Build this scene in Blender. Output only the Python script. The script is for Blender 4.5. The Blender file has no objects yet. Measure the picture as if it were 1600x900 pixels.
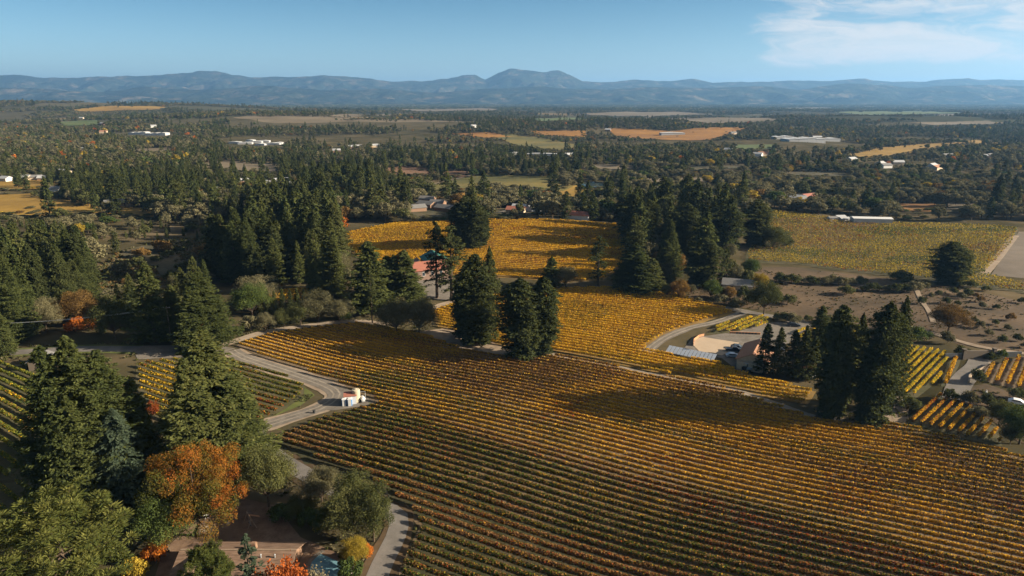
import bpy, math, random
import numpy as np
from mathutils import Vector, Matrix
from mathutils.geometry import delaunay_2d_cdt

rng = np.random.default_rng(7)
random.seed(7)
scene = bpy.context.scene
COL = scene.collection
R = math.radians

# ------------------------------------------------------------------ camera model
CAMH, PITCH, FPX = 80.0, R(15.6), 1067.0
cP, sP = math.cos(PITCH), math.sin(PITCH)
SUN_EL, SUN_AZ = R(21.0), R(-6.0)          # azimuth from +X towards +Y

# ------------------------------------------------------------------ noise + terrain
def _hash(ix, iy, seed):
    n = (ix.astype(np.int64) * 374761393 + iy.astype(np.int64) * 668265263 + seed * 982451653) & 0x7fffffff
    n = ((n ^ (n >> 13)) * 1274126177) & 0x7fffffff
    n = (n ^ (n >> 16)) & 0xffff
    return n / 65535.0
def vnoise(x, y, seed=0):
    x = np.asarray(x, float); y = np.asarray(y, float)
    ix = np.floor(x); iy = np.floor(y); fx = x - ix; fy = y - iy
    fx = fx*fx*(3-2*fx); fy = fy*fy*(3-2*fy)
    a = _hash(ix, iy, seed); b = _hash(ix+1, iy, seed); c = _hash(ix, iy+1, seed); d = _hash(ix+1, iy+1, seed)
    return (a*(1-fx)+b*fx)*(1-fy) + (c*(1-fx)+d*fx)*fy
def fbm(x, y, seed=0, oct=4):
    s = 0; a = .5; t = 0
    for k in range(oct):
        s = s + a*vnoise(np.asarray(x)*2**k, np.asarray(y)*2**k, seed+k*17); t += a; a *= .5
    return s/t
def sstep(a, b, x):
    t = np.clip((np.asarray(x, float)-a)/(b-a), 0, 1); return t*t*(3-2*t)
def gauss(x, y, cx, cy, sx, sy):
    return np.exp(-((x-cx)/sx)**2 - ((y-cy)/sy)**2)

def T(x, y):
    x = np.asarray(x, float); y = np.asarray(y, float)
    d = np.sqrt(x*x + y*y)
    z = 1.3*np.sin(x/46+1.1)*np.sin(y/52+.4) + .7*np.sin(x/23-y/37)
    z = z + 5.0*gauss(x, y, 5, 415, 120, 55)
    z = z - 4.5*gauss(x, y, -55, 92, 45, 45) - 2.0*gauss(x, y, 5, 100, 35, 28)
    far = sstep(520, 1300, d)
    z = z + far*16*(fbm(x/640+3.3, y/520, 5, 3)-.5)
    z = z + 62*gauss(x, y, -2300, 3300, 1300, 620) + 30*gauss(x, y, -700, 2100, 700, 420) + 20*gauss(x, y, 250, 1750, 500, 260)
    z = z + 20*gauss(x, y, 1250, 2300, 700, 330)
    z = z*(1-.9*sstep(5000, 7500, d)) - 12*sstep(4200, 6500, d)
    return z

def pix_dir(px, py):
    xr = (np.asarray(px, float)-800)/FPX; yd = (np.asarray(py, float)-450)/FPX
    return xr, cP - yd*sP, -sP - yd*cP
_TS = np.concatenate([np.linspace(60, 700, 400), np.geomspace(702, 16000, 700)])
def G(px, py):
    """point of the ground seen at a place of the photograph"""
    dx, dy, dz = pix_dir(px, py)
    X = dx*_TS; Y = dy*_TS; Z = CAMH + dz*_TS
    below = np.nonzero(Z < T(X, Y))[0]
    if len(below) == 0: t = 14000.0
    else:
        i = below[0]
        if i == 0: t = _TS[0]
        else:
            a, b = _TS[i-1], _TS[i]
            for _ in range(18):
                m = .5*(a+b)
                if CAMH + dz*m < T(dx*m, dy*m): b = m
                else: a = m
            t = b
    x, y = float(dx*t), float(dy*t)
    return Vector((x, y, float(T(x, y))))
def depth_of(x, y, z): return y*cP - (z-CAMH)*sP
def z_at(Y, py):
    yd = (py-450)/FPX
    return CAMH - Y*(sP+yd*cP)/(cP-yd*sP)
def PXY(x, y, z):
    d = y*cP - (z-CAMH)*sP
    return 800 + FPX*x/d, 450 + FPX*(-(z-CAMH)*cP - y*sP)/d

# ------------------------------------------------------------------ materials
def mat(name):
    m = bpy.data.materials.new(name); m.use_nodes = True
    nt = m.node_tree; nt.nodes.clear()
    return m, nt
def N(nt, t, **kw):
    n = nt.nodes.new(t)
    for k, v in kw.items():
        if k.startswith('i_'):
            key = k[2:]
            key = int(key) if key.isdigit() else key.replace('_', ' ')
            n.inputs[key].default_value = v
        else: setattr(n, k, v)
    return n
def L(nt, a, b): nt.links.new(a, b)
def rgba(c): return (c[0], c[1], c[2], 1.0)
def ramp(nt, fac, stops):
    r = N(nt, 'ShaderNodeValToRGB'); e = r.color_ramp.elements
    while len(e) > len(stops): e.remove(e[-1])
    while len(e) < len(stops): e.new(.5)
    for el, (p, c) in zip(e, stops): el.position = p; el.color = rgba(c)
    L(nt, fac, r.inputs[0]); return r.outputs[0]
def math_(nt, op, a, b=None, clamp=False):
    n = N(nt, 'ShaderNodeMath', operation=op, use_clamp=clamp)
    for i, v in enumerate((a, b)):
        if v is None: continue
        if isinstance(v, (int, float)): n.inputs[i].default_value = v
        else: L(nt, v, n.inputs[i])
    return n.outputs[0]
def mixc(nt, fac, a, b, blend='MIX'):
    n = N(nt, 'ShaderNodeMix', data_type='RGBA', blend_type=blend)
    for s, v in ((n.inputs[0], fac), (n.inputs[6], a), (n.inputs[7], b)):
        if isinstance(v, (int, float)): s.default_value = v
        elif isinstance(v, tuple): s.default_value = rgba(v)
        else: L(nt, v, s)
    return n.outputs[2]
def pos_noise(nt, scale, detail=4, rough=.55, stretch=None):
    g = N(nt, 'ShaderNodeNewGeometry'); src = g.outputs['Position']
    if stretch:
        mp = N(nt, 'ShaderNodeMapping'); mp.inputs['Scale'].default_value = stretch[0:3]
        mp.inputs['Rotation'].default_value = (0, 0, stretch[3] if len(stretch) > 3 else 0)
        L(nt, src, mp.inputs[0]); src = mp.outputs[0]
    n = N(nt, 'ShaderNodeTexNoise'); n.inputs['Scale'].default_value = scale
    n.inputs['Detail'].default_value = detail; n.inputs['Roughness'].default_value = rough
    L(nt, src, n.inputs['Vector']); return n.outputs[0]
def out(nt, sh):
    o = N(nt, 'ShaderNodeOutputMaterial'); L(nt, sh, o.inputs[0]); return o

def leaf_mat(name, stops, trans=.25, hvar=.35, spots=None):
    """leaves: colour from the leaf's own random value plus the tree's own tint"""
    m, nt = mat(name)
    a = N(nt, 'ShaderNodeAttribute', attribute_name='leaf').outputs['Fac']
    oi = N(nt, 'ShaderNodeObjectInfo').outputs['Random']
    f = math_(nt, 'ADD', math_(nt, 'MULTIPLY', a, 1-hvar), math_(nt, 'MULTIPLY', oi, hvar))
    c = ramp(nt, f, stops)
    d = N(nt, 'ShaderNodeBsdfDiffuse'); L(nt, c, d.inputs[0])
    t = N(nt, 'ShaderNodeBsdfTranslucent'); L(nt, c, t.inputs[0])
    mx = N(nt, 'ShaderNodeMixShader'); mx.inputs[0].default_value = trans
    L(nt, d.outputs[0], mx.inputs[1]); L(nt, t.outputs[0], mx.inputs[2])
    out(nt, mx.outputs[0]); return m
def vine_mat():
    m, nt = mat('vine_leaves')
    c = N(nt, 'ShaderNodeAttribute', attribute_name='tint').outputs['Color']
    d = N(nt, 'ShaderNodeBsdfDiffuse'); L(nt, c, d.inputs[0])
    t = N(nt, 'ShaderNodeBsdfTranslucent'); L(nt, c, t.inputs[0])
    mx = N(nt, 'ShaderNodeMixShader'); mx.inputs[0].default_value = .36
    L(nt, d.outputs[0], mx.inputs[1]); L(nt, t.outputs[0], mx.inputs[2])
    out(nt, mx.outputs[0]); return m
def rough_mat(name, stops, scale=.3, rough=.9, detail=5, scale2=None, stops2=None, mixamt=.5, stretch=None, bump=0, spec=.2, metal=0):
    m, nt = mat(name)
    c = ramp(nt, pos_noise(nt, scale, detail, .6, stretch), stops)
    if scale2:
        c2 = ramp(nt, pos_noise(nt, scale2, 3), stops2)
        c = mixc(nt, mixamt, c, c2, 'MULTIPLY')
    p = N(nt, 'ShaderNodeBsdfPrincipled'); L(nt, c, p.inputs['Base Color'])
    p.inputs['Roughness'].default_value = rough; p.inputs['Specular IOR Level'].default_value = spec
    p.inputs['Metallic'].default_value = metal
    if bump:
        b = N(nt, 'ShaderNodeBump'); b.inputs['Strength'].default_value = bump; b.inputs['Distance'].default_value = .3
        L(nt, pos_noise(nt, scale*6, 4), b.inputs['Height']); L(nt, b.outputs[0], p.inputs['Normal'])
    out(nt, p.outputs[0]); return m
def plain(name, c, rough=.6, metal=0, spec=.4, var=.12, scale=1.5):
    return rough_mat(name, [(.25, tuple(v*(1-var) for v in c)), (.75, tuple(min(1, v*(1+var)) for v in c))], scale, rough, 4, spec=spec, metal=metal)

M = {}
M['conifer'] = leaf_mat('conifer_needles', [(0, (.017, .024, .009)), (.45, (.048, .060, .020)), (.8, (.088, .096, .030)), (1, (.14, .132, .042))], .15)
M['redwood'] = leaf_mat('redwood_needles', [(0, (.015, .021, .008)), (.45, (.040, .048, .018)), (.85, (.075, .080, .027)), (1, (.115, .105, .037))], .15)
M['cedar'] = leaf_mat('cedar_needles', [(0, (.02, .032, .02)), (.5, (.05, .068, .042)), (1, (.11, .13, .075))], .2)
M['pine'] = leaf_mat('pine_needles', [(0, (.025, .038, .012)), (.45, (.068, .082, .022)), (1, (.155, .148, .04))], .25)
M['oak'] = leaf_mat('oak_leaves', [(0, (.026, .032, .012)), (.5, (.066, .072, .026)), (1, (.135, .13, .046))], .22)
M['olive'] = leaf_mat('willow_leaves', [(0, (.042, .043, .022)), (.5, (.115, .105, .055)), (1, (.21, .185, .10))], .25)
M['green'] = leaf_mat('green_leaves', [(0, (.03, .045, .014)), (.5, (.06, .085, .024)), (1, (.12, .14, .04))], .28)
M['yellow'] = leaf_mat('yellow_leaves', [(0, (.12, .10, .02)), (.5, (.28, .2, .03)), (1, (.48, .34, .05))], .3)
M['orange'] = leaf_mat('orange_leaves', [(0, (.10, .035, .012)), (.5, (.36, .11, .02)), (1, (.55, .20, .03))], .3)
M['rust'] = leaf_mat('rust_leaves', [(0, (.06, .04, .018)), (.5, (.15, .09, .03)), (1, (.26, .16, .05))], .25)
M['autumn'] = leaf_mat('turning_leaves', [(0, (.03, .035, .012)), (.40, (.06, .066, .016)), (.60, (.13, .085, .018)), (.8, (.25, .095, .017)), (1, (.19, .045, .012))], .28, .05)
M['red'] = leaf_mat('red_leaves', [(0, (.10, .03, .012)), (.5, (.27, .065, .018)), (1, (.42, .13, .03))], .3)
M['reed'] = leaf_mat('pale_leaves', [(0, (.08, .07, .038)), (.5, (.17, .145, .08)), (1, (.29, .25, .15))], .25)
M['bark'] = rough_mat('bark', [(.3, (.045, .032, .022)), (.7, (.11, .08, .055))], 2.0, .95)
M['palebark'] = rough_mat('pale_bark', [(.3, (.14, .11, .09)), (.7, (.28, .24, .2))], 2.0, .95)
M['vine'] = vine_mat()
M['vinewood'] = rough_mat('vine_wood', [(.3, (.05, .035, .025)), (.7, (.12, .09, .065))], 3.0, .95)
M['soil'] = rough_mat('vineyard_soil', [(.25, (.10, .07, .036)), (.5, (.155, .108, .064)), (.75, (.21, .15, .095))], .12, .95, 6, 1.6, [(.3, (.45, .5, .4)), (.7, (1, 1, 1))], .6)
M['soilgreen'] = rough_mat('grassy_soil', [(.25, (.05, .055, .022)), (.5, (.085, .075, .036)), (.75, (.13, .10, .06))], .12, .95, 6, 1.6, [(.3, (.5, .55, .4)), (.7, (1, 1, 1))], .6)
M['litter'] = rough_mat('leaf_littered_soil', [(.25, (.12, .075, .026)), (.5, (.22, .135, .036)), (.75, (.30, .185, .045))], .25, .95, 6, 2.2, [(.3, (.5, .5, .45)), (.7, (1, 1, 1))], .6)
M['rut'] = rough_mat('wheel_rut', [(.3, (.165, .14, .11)), (.7, (.27, .23, .18))], .5, .95, 6)
M['covercrop_shade'] = rough_mat('cover_crop_painted_shade', [(.25, (.028, .034, .012)), (.5, (.055, .05, .024)), (.75, (.085, .065, .038))], .2, .95, 6, 1.6, [(.3, (.5, .55, .4)), (.7, (1, 1, 1))], .6)  # green-brown cover, darkened to carry the shade between the rows
M['asphalt'] = rough_mat('worn_asphalt', [(.3, (.12, .108, .095)), (.7, (.2, .18, .16))], .25, .85, 6, 3, [(.3, (.75, .75, .75)), (.7, (1, 1, 1))], .6)
M['gravel'] = rough_mat('pale_gravel', [(.3, (.125, .108, .088)), (.7, (.205, .178, .15))], .3, .95, 6, 2, [(.3, (.6, .6, .58)), (.7, (1, 1, 1))], .7)
M['dirt'] = rough_mat('dirt_track', [(.3, (.19, .14, .095)), (.7, (.30, .235, .17))], .3, .95, 6)
M['yard'] = rough_mat('yard_earth', [(.3, (.12, .075, .05)), (.7, (.22, .145, .095))], .5, .95, 6, 3, [(.3, (.6, .6, .6)), (.7, (1, 1, 1))], .6)
M['sand'] = plain('riding_sand', (.36, .275, .19), .95, var=.08, scale=.3)
M['verge'] = rough_mat('green_verge', [(.3, (.06, .075, .02)), (.6, (.10, .11, .03)), (.8, (.17, .14, .06))], .3, .95, 5)
M['drygrass'] = rough_mat('dry_grass', [(.28, (.040, .036, .016)), (.44, (.078, .052, .028)), (.58, (.115, .075, .041)), (.75, (.185, .125, .07))], .035, .95, 8, .6, [(.3, (.55, .55, .5)), (.7, (1, 1, 1))], .6)
M['scrub'] = rough_mat('scrub_meadow', [(.25, (.035, .036, .018)), (.48, (.075, .065, .034)), (.62, (.13, .10, .055)), (.8, (.2, .15, .09))], .03, .95, 8, .5, [(.3, (.5, .5, .45)), (.7, (1, 1, 1))], .6)
def fieldmat(name, a, b, c, st=(.004, .012, .01, 0)):
    return rough_mat(name, [(.28, a), (.5, b), (.72, c)], 1.0, .95, 6, .11, [(.3, (.6, .6, .55)), (.7, (1, 1, 1))], .6, stretch=st)
M['f_orange'] = fieldmat('orange_far_vines', (.15, .07, .018), (.25, .12, .025), (.32, .17, .04))
M['f_gold'] = fieldmat('gold_far_vines', (.13, .08, .02), (.25, .15, .028), (.31, .2, .045))
M['f_olive'] = fieldmat('olive_far_vines', (.065, .065, .02), (.12, .105, .03), (.2, .145, .04))
M['f_tan'] = fieldmat('tan_far_field', (.09, .07, .045), (.14, .11, .07), (.2, .16, .11))
M['f_brown'] = fieldmat('brown_far_field', (.11, .06, .035), (.17, .095, .055), (.22, .13, .075))
M['f_grey'] = fieldmat('grey_bare_field', (.11, .088, .066), (.15, .12, .092), (.19, .155, .12))
M['f_green'] = fieldmat('green_far_field', (.06, .085, .025), (.09, .115, .035), (.13, .14, .05))
M['white'] = plain('white_paint', (.55, .54, .52), .5, var=.05)
M['cream'] = plain('cream_tank', (.40, .34, .24), .6, var=.06)
M['blue'] = plain('blue_plastic', (.06, .2, .45), .45, var=.05)
M['grey'] = plain('grey_metal', (.32, .33, .34), .4, .3)
M['darkgrey'] = plain('dark_grey_paint', (.06, .065, .07), .5)
M['brownroof'] = rough_mat('brown_shingle', [(.35, (.11, .068, .045)), (.65, (.22, .145, .10))], 1.0, .9, 5, stretch=(.5, 3.5, 3.5))
M['tanroof'] = plain('terracotta_roof', (.30, .15, .085), .85, var=.2, scale=2)
M['redroof'] = plain('red_roof', (.27, .10, .065), .8, var=.15)
M['pinkroof'] = plain('pale_red_roof', (.21, .14, .11), .8, var=.1)
M['greenroof'] = plain('green_roof', (.03, .12, .095), .6, var=.12)
M['greyroof'] = plain('grey_roof', (.14, .135, .13), .8, var=.15)
M['whiteroof'] = plain('white_roof', (.36, .36, .36), .6, var=.06)
M['tanwall'] = plain('tan_wall', (.42, .33, .23), .85)
M['brownwall'] = plain('brown_wall', (.2, .12, .075), .85)
M['glass'] = plain('window_glass', (.03, .04, .05), .1, spec=.6)
M['solar'] = plain('solar_glass', (.30, .33, .38), .25, spec=.6, var=.06)
M['rubber'] = plain('black_rubber', (.02, .02, .02), .8)
M['carpaint_silver'] = plain('silver_car_paint', (.45, .48, .52), .3, .3, var=.03)
M['carpaint_dark'] = plain('dark_blue_car_paint', (.035, .045, .06), .3, var=.03)
M['carpaint_white'] = plain('white_car_paint', (.75, .75, .75), .3, var=.03)
M['timber'] = plain('weathered_timber', (.22, .16, .11), .9, var=.2)
M['wire'] = plain('pale_cable', (.5, .5, .48), .5)
M['orangewall'] = plain('rust_retaining_wall', (.4, .2, .1), .85)
M['hedge'] = M['green']

# water
m, nt = mat('pond_water'); p = N(nt, 'ShaderNodeBsdfPrincipled'); p.inputs['Base Color'].default_value = (.03, .05, .06, 1); p.inputs['Roughness'].default_value = .06
out(nt, p.outputs[0]); M['water'] = m
m, nt = mat('pool_water'); p = N(nt, 'ShaderNodeBsdfPrincipled')
L(nt, ramp(nt, pos_noise(nt, .8, 3), [(.3, (.10, .20, .25)), (.7, (.15, .28, .33))]), p.inputs['Base Color']); p.inputs['Roughness'].default_value = .08
out(nt, p.outputs[0]); M['pool'] = m

# ground: near woodland floor / far patchwork of fields
def ground_mat():
    m, nt = mat('ground')
    near = ramp(nt, pos_noise(nt, .02, 8, .62), [(.3, (.035, .032, .016)), (.48, (.065, .055, .030)), (.6, (.11, .085, .05)), (.78, (.18, .14, .085))])
    g = N(nt, 'ShaderNodeNewGeometry')
    mp = N(nt, 'ShaderNodeMapping'); mp.inputs['Scale'].default_value = (.0021, .0032, .003); mp.inputs['Rotation'].default_value = (0, 0, .35)
    L(nt, g.outputs['Position'], mp.inputs[0])
    v = N(nt, 'ShaderNodeTexVoronoi'); v.inputs['Scale'].default_value = 1.0; L(nt, mp.outputs[0], v.inputs['Vector'])
    sep = N(nt, 'ShaderNodeSeparateColor'); L(nt, v.outputs['Color'], sep.inputs[0])
    far = ramp(nt, sep.outputs[0], [(0, (.05, .05, .03)), (.3, (.07, .065, .038)), (.5, (.10, .085, .055)), (.7, (.06, .062, .035)), (.86, (.16, .135, .09)), (.95, (.18, .12, .05)), (1, (.2, .18, .15))])
    far = mixc(nt, .5, far, ramp(nt, pos_noise(nt, .01, 6), [(.3, (.4, .4, .38)), (.7, (1, 1, 1))]), 'MULTIPLY')
    ln = N(nt, 'ShaderNodeVectorMath', operation='LENGTH'); L(nt, g.outputs['Position'], ln.inputs[0])
    mr = N(nt, 'ShaderNodeMapRange'); mr.inputs[1].default_value = 700; mr.inputs[2].default_value = 2200; L(nt, ln.outputs['Value'], mr.inputs[0])
    c = mixc(nt, mr.outputs[0], near, far)
    d = N(nt, 'ShaderNodeBsdfDiffuse'); L(nt, c, d.inputs[0]); out(nt, d.outputs[0]); return m
M['ground'] = ground_mat()
def mount_mat():
    m, nt = mat('mountain_scrub')
    f = pos_noise(nt, .0032, 9, .66)
    c = ramp(nt, f, [(.36, (.010, .016, .010)), (.53, (.028, .034, .02)), (.61, (.085, .072, .05)), (.74, (.2, .16, .11))])
    d = N(nt, 'ShaderNodeBsdfDiffuse'); L(nt, c, d.inputs[0])
    b = N(nt, 'ShaderNodeBump'); b.inputs['Strength'].default_value = 1; b.inputs['Distance'].default_value = 110; L(nt, pos_noise(nt, .0028, 7, .6), b.inputs['Height']); L(nt, b.outputs[0], d.inputs['Normal'])
    out(nt, d.outputs[0]); return m
M['mountain'] = mount_mat()

# ------------------------------------------------------------------ mesh helpers
def quads_mesh(name, V, mats, mi=None, leaf=None, tint=None):
    """V (n,4,3) array of separate quads -> mesh"""
    V = np.asarray(V, np.float32); n = len(V)
    me = bpy.data.meshes.new(name)
    me.vertices.add(4*n); me.vertices.foreach_set('co', V.reshape(-1))
    me.loops.add(4*n); me.loops.foreach_set('vertex_index', np.arange(4*n, dtype=np.int32))
    me.polygons.add(n)
    me.polygons.foreach_set('loop_start', np.arange(0, 4*n, 4, dtype=np.int32))
    me.polygons.foreach_set('loop_total', np.full(n, 4, np.int32))
    for m_ in mats: me.materials.append(m_)
    if mi is not None: me.polygons.foreach_set('material_index', np.asarray(mi, np.int32))
    if leaf is not None:
        a = me.attributes.new('leaf', 'FLOAT', 'FACE'); a.data.foreach_set('value', np.asarray(leaf, np.float32))
    if tint is not None:
        a = me.attributes.new('tint', 'FLOAT_COLOR', 'FACE')
        t4 = np.ones((n, 4), np.float32); t4[:, :3] = tint; a.data.foreach_set('color', t4.reshape(-1))
    me.update(calc_edges=True)
    return me
def poly_mesh(name, verts, faces, mats, mi=None, smooth=False):
    me = bpy.data.meshes.new(name); me.from_pydata([tuple(v) for v in verts], [], faces)
    for m_ in mats: me.materials.append(m_)
    if mi is not None: me.polygons.foreach_set('material_index', mi)
    if smooth: me.polygons.foreach_set('use_smooth', [True]*len(me.polygons))
    me.update(); return me
def link(name, me, parent=None, loc=None):
    o = bpy.data.objects.new(name, me); COL.objects.link(o)
    if parent: o.parent = parent
    if loc is not None: o.location = loc
    return o
def tag(o, label=None, cat=None, group=None, kind=None):
    if label: o['label'] = label
    if cat: o['category'] = cat
    if group: o['group'] = group
    if kind: o['kind'] = kind
    return o
def thing(name, label, cat, loc=(0, 0, 0), rz=0, group=None):
    o = bpy.data.objects.new(name, None); COL.objects.link(o); o.location = loc; o.rotation_euler = (0, 0, rz)
    o.empty_display_size = .5
    return tag(o, label, cat, group)

class MB:
    """collects shaped pieces into one mesh"""
    def __init__(s): s.v = []; s.f = []
    def add(s, vs, fs):
        b = len(s.v); s.v += [tuple(v) for v in vs]; s.f += [tuple(i+b for i in f) for f in fs]; return s
    def box(s, x0, x1, y0, y1, z0, z1, rz=0, c=(0, 0), bev=0):
        if bev <= 0:
            P = [(x0, y0, z0), (x1, y0, z0), (x1, y1, z0), (x0, y1, z0), (x0, y0, z1), (x1, y0, z1), (x1, y1, z1), (x0, y1, z1)]
            F = [(3, 2, 1, 0), (4, 5, 6, 7), (0, 1, 5, 4), (1, 2, 6, 5), (2, 3, 7, 6), (3, 0, 4, 7)]
        else:
            b = bev
            def ring(z, i): return [(x0+b+i, y0+i, z), (x1-b-i, y0+i, z), (x1-i, y0+b+i, z), (x1-i, y1-b-i, z), (x1-b-i, y1-i, z), (x0+b+i, y1-i, z), (x0+i, y1-b-i, z), (x0+i, y0+b+i, z)]
            P = ring(z0, 0) + ring(z1-b, 0) + ring(z1, b*.7)
            F = [tuple(range(7, -1, -1)), tuple(range(16, 24))]
            for k in (0, 8):
                for i in range(8): F.append((k+i, k+(i+1) % 8, k+8+(i+1) % 8, k+8+i))
        if rz:
            cr, sr = math.cos(rz), math.sin(rz)
            P = [(c[0]+(x-c[0])*cr-(y-c[1])*sr, c[1]+(x-c[0])*sr+(y-c[1])*cr, z) for x, y, z in P]
        return s.add(P, F)
    def tube(s, pts, rad, n=8, cap=True):
        pts = [Vector(p) for p in pts]; rad = rad if hasattr(rad, '__len__') else [rad]*len(pts)
        rings = []
        for i, p in enumerate(pts):
            d = (pts[min(i+1, len(pts)-1)] - pts[max(i-1, 0)]).normalized()
            u = d.cross(Vector((0, 0, 1)) if abs(d.z) < .9 else Vector((1, 0, 0))).normalized(); w = d.cross(u)
            rings.append([p + (u*math.cos(2*math.pi*k/n) + w*math.sin(2*math.pi*k/n))*rad[i] for k in range(n)])
        P = [v for r_ in rings for v in r_]; F = []
        for i in range(len(pts)-1):
            for k in range(n): F.append((i*n+k, i*n+(k+1) % n, (i+1)*n+(k+1) % n, (i+1)*n+k))
        if cap: F.append(tuple(range(n-1, -1, -1))); F.append(tuple(range((len(pts)-1)*n, len(pts)*n)))
        return s.add(P, F)
    def lathe(s, prof, n=20, c=(0, 0, 0)):
        P = []; F = []
        for r_, z in prof: P += [(c[0]+r_*math.cos(2*math.pi*k/n), c[1]+r_*math.sin(2*math.pi*k/n), c[2]+z) for k in range(n)]
        for i in range(len(prof)-1):
            for k in range(n): F.append((i*n+k, i*n+(k+1) % n, (i+1)*n+(k+1) % n, (i+1)*n+k))
        F.append(tuple(range(n-1, -1, -1))); F.append(tuple(range((len(prof)-1)*n, len(prof)*n)))
        return s.add(P, F)
    def prism(s, prof_xz, y0, y1):
        n = len(prof_xz)
        P = [(x, y0, z) for x, z in prof_xz] + [(x, y1, z) for x, z in prof_xz]
        F = [tuple(range(n)), tuple(range(2*n-1, n-1, -1))] + [(i, i+n, (i+1) % n+n, (i+1) % n) for i in range(n)]
        return s.add(P, F)
    def build(s, name, m_, parent=None, smooth=False, loc=None):
        return link(name, poly_mesh(name, s.v, s.f, [m_] if not isinstance(m_, list) else m_, smooth=smooth), parent, loc)

# ------------------------------------------------------------------ polygons on the ground
def inpoly(x, y, P):
    x = np.asarray(x); y = np.asarray(y); ins = np.zeros(x.shape, bool)
    n = len(P)
    for i in range(n):
        x1, y1 = P[i][0], P[i][1]; x2, y2 = P[(i+1) % n][0], P[(i+1) % n][1]
        c = ((y1 > y) != (y2 > y))
        ins ^= c & (x < (x2-x1)*(y-y1)/((y2-y1) if abs(y2-y1) > 1e-9 else 1e-9)+x1)
    return ins
def polydist(x, y, P):
    x = np.asarray(x, float); y = np.asarray(y, float); d = np.full(x.shape, 1e9)
    for i in range(len(P)):
        ax, ay = P[i][0], P[i][1]; bx, by = P[(i+1) % len(P)][0], P[(i+1) % len(P)][1]
        vx, vy = bx-ax, by-ay; l2 = vx*vx+vy*vy+1e-9
        t = np.clip(((x-ax)*vx+(y-ay)*vy)/l2, 0, 1)
        d = np.minimum(d, np.hypot(x-ax-t*vx, y-ay-t*vy))
    return d
def gpoly(pts): return [tuple(G(a, b)[:2]) for a, b in pts]
CLEAR = []        # world polygons where no wood tree may stand (poly, margin)
def sheet(name, P, m_, off, step=None, wob=0):
    """a ground sheet inside world polygon P, following the terrain"""
    P = [Vector((p[0], p[1])) for p in P]
    per = sum((P[i]-P[i-1]).length for i in range(len(P)))
    xs = [p.x for p in P]; ys = [p.y for p in P]
    if step is None: step = max(4.0, math.sqrt(max(1, (max(xs)-min(xs))*(max(ys)-min(ys))))/45)
    B = []
    for i in range(len(P)):
        a, b = P[i], P[(i+1) % len(P)]; k = max(1, int((b-a).length/step))
        nrm = Vector((-(b-a).y, (b-a).x)).normalized() if (b-a).length > 0 else Vector((0, 0))
        for j in range(k):
            p = a+(b-a)*(j/k)
            if wob and j: p = p + nrm*wob*(float(fbm(p.x/(step*2.5), p.y/(step*2.5), 31, 2))-.5)*2
            B.append(p)
    gx, gy = np.meshgrid(np.arange(min(xs), max(xs), step), np.arange(min(ys), max(ys), step))
    gx = gx.ravel(); gy = gy.ravel()
    bp = [(p.x, p.y) for p in B]
    ok = inpoly(gx, gy, bp) & (polydist(gx, gy, bp) > step*.45)
    pts = B + [Vector((a, b)) for a, b in zip(gx[ok], gy[ok])]
    nb = len(B)
    vs, es, fs, *_ = delaunay_2d_cdt(pts, [(i, (i+1) % nb) for i in range(nb)], [list(range(nb))], 1, 1e-4)
    vx = np.array([v.x for v in vs]); vy = np.array([v.y for v in vs]); vz = T(vx, vy)+off
    F = []
    for f in fs:
        a, b, c = (vs[f[0]], vs[f[1]], vs[f[2]])
        F.append(tuple(f) if (b-a).cross(c-a) > 0 else tuple(reversed(f)))
    me = poly_mesh(name, list(zip(vx, vy, vz)), F, [m_], smooth=True)
    return tag(link(name, me), kind='structure')
def strip(name, pts, width, m_, off, kind='structure', lat=0):
    """a road or track: a ribbon along a world polyline"""
    P = [Vector((p[0], p[1])) for p in pts]
    Q = []
    for i in range(len(P)-1):
        p0, p1, p2, p3 = P[max(i-1, 0)], P[i], P[i+1], P[min(i+2, len(P)-1)]
        k = max(2, int((p2-p1).length/3))
        for j in range(k):
            t = j/k
            Q.append(.5*((2*p1)+(p2-p0)*t+(2*p0-5*p1+4*p2-p3)*t*t+(3*p1-p0-3*p2+p3)*t**3))
    Q.append(P[-1]); V = []; F = []
    for i, q in enumerate(Q):
        d = (Q[min(i+1, len(Q)-1)]-Q[max(i-1, 0)]).normalized(); n_ = Vector((-d.y, d.x))
        w = width*(1+(.5 if 'verge' in name or 'track' in name or 'path' in name else .1)*(float(fbm(q.x/5, q.y/5, 9, 2))-.5))
        for s in (-.5, -.17, .17, .5):
            p = q+n_*(w*s+lat); V.append((p.x, p.y, float(T(p.x, p.y))+off))
    for i in range(len(Q)-1):
        for k in range(3): F.append((i*4+k+1, i*4+k, (i+1)*4+k, (i+1)*4+k+1))
    me = poly_mesh(name, V, F, [m_], smooth=True)
    o = tag(link(name, me), kind=kind)
    hw = width/2
    L_ = [(q.x, q.y) for q in Q[::3]]+[(Q[-1].x, Q[-1].y)]
    ROADS.append((np.array(L_), hw))
    return o
ROADS = []
def linedist(x, y, Ln):
    d = np.full(np.shape(x), 1e9)
    for (ax, ay), (bx, by) in zip(Ln[:-1], Ln[1:]):
        vx, vy = bx-ax, by-ay; l2 = vx*vx+vy*vy+1e-9
        t = np.clip(((x-ax)*vx+(y-ay)*vy)/l2, 0, 1)
        d = np.minimum(d, np.hypot(x-ax-t*vx, y-ay-t*vy))
    return d

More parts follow.
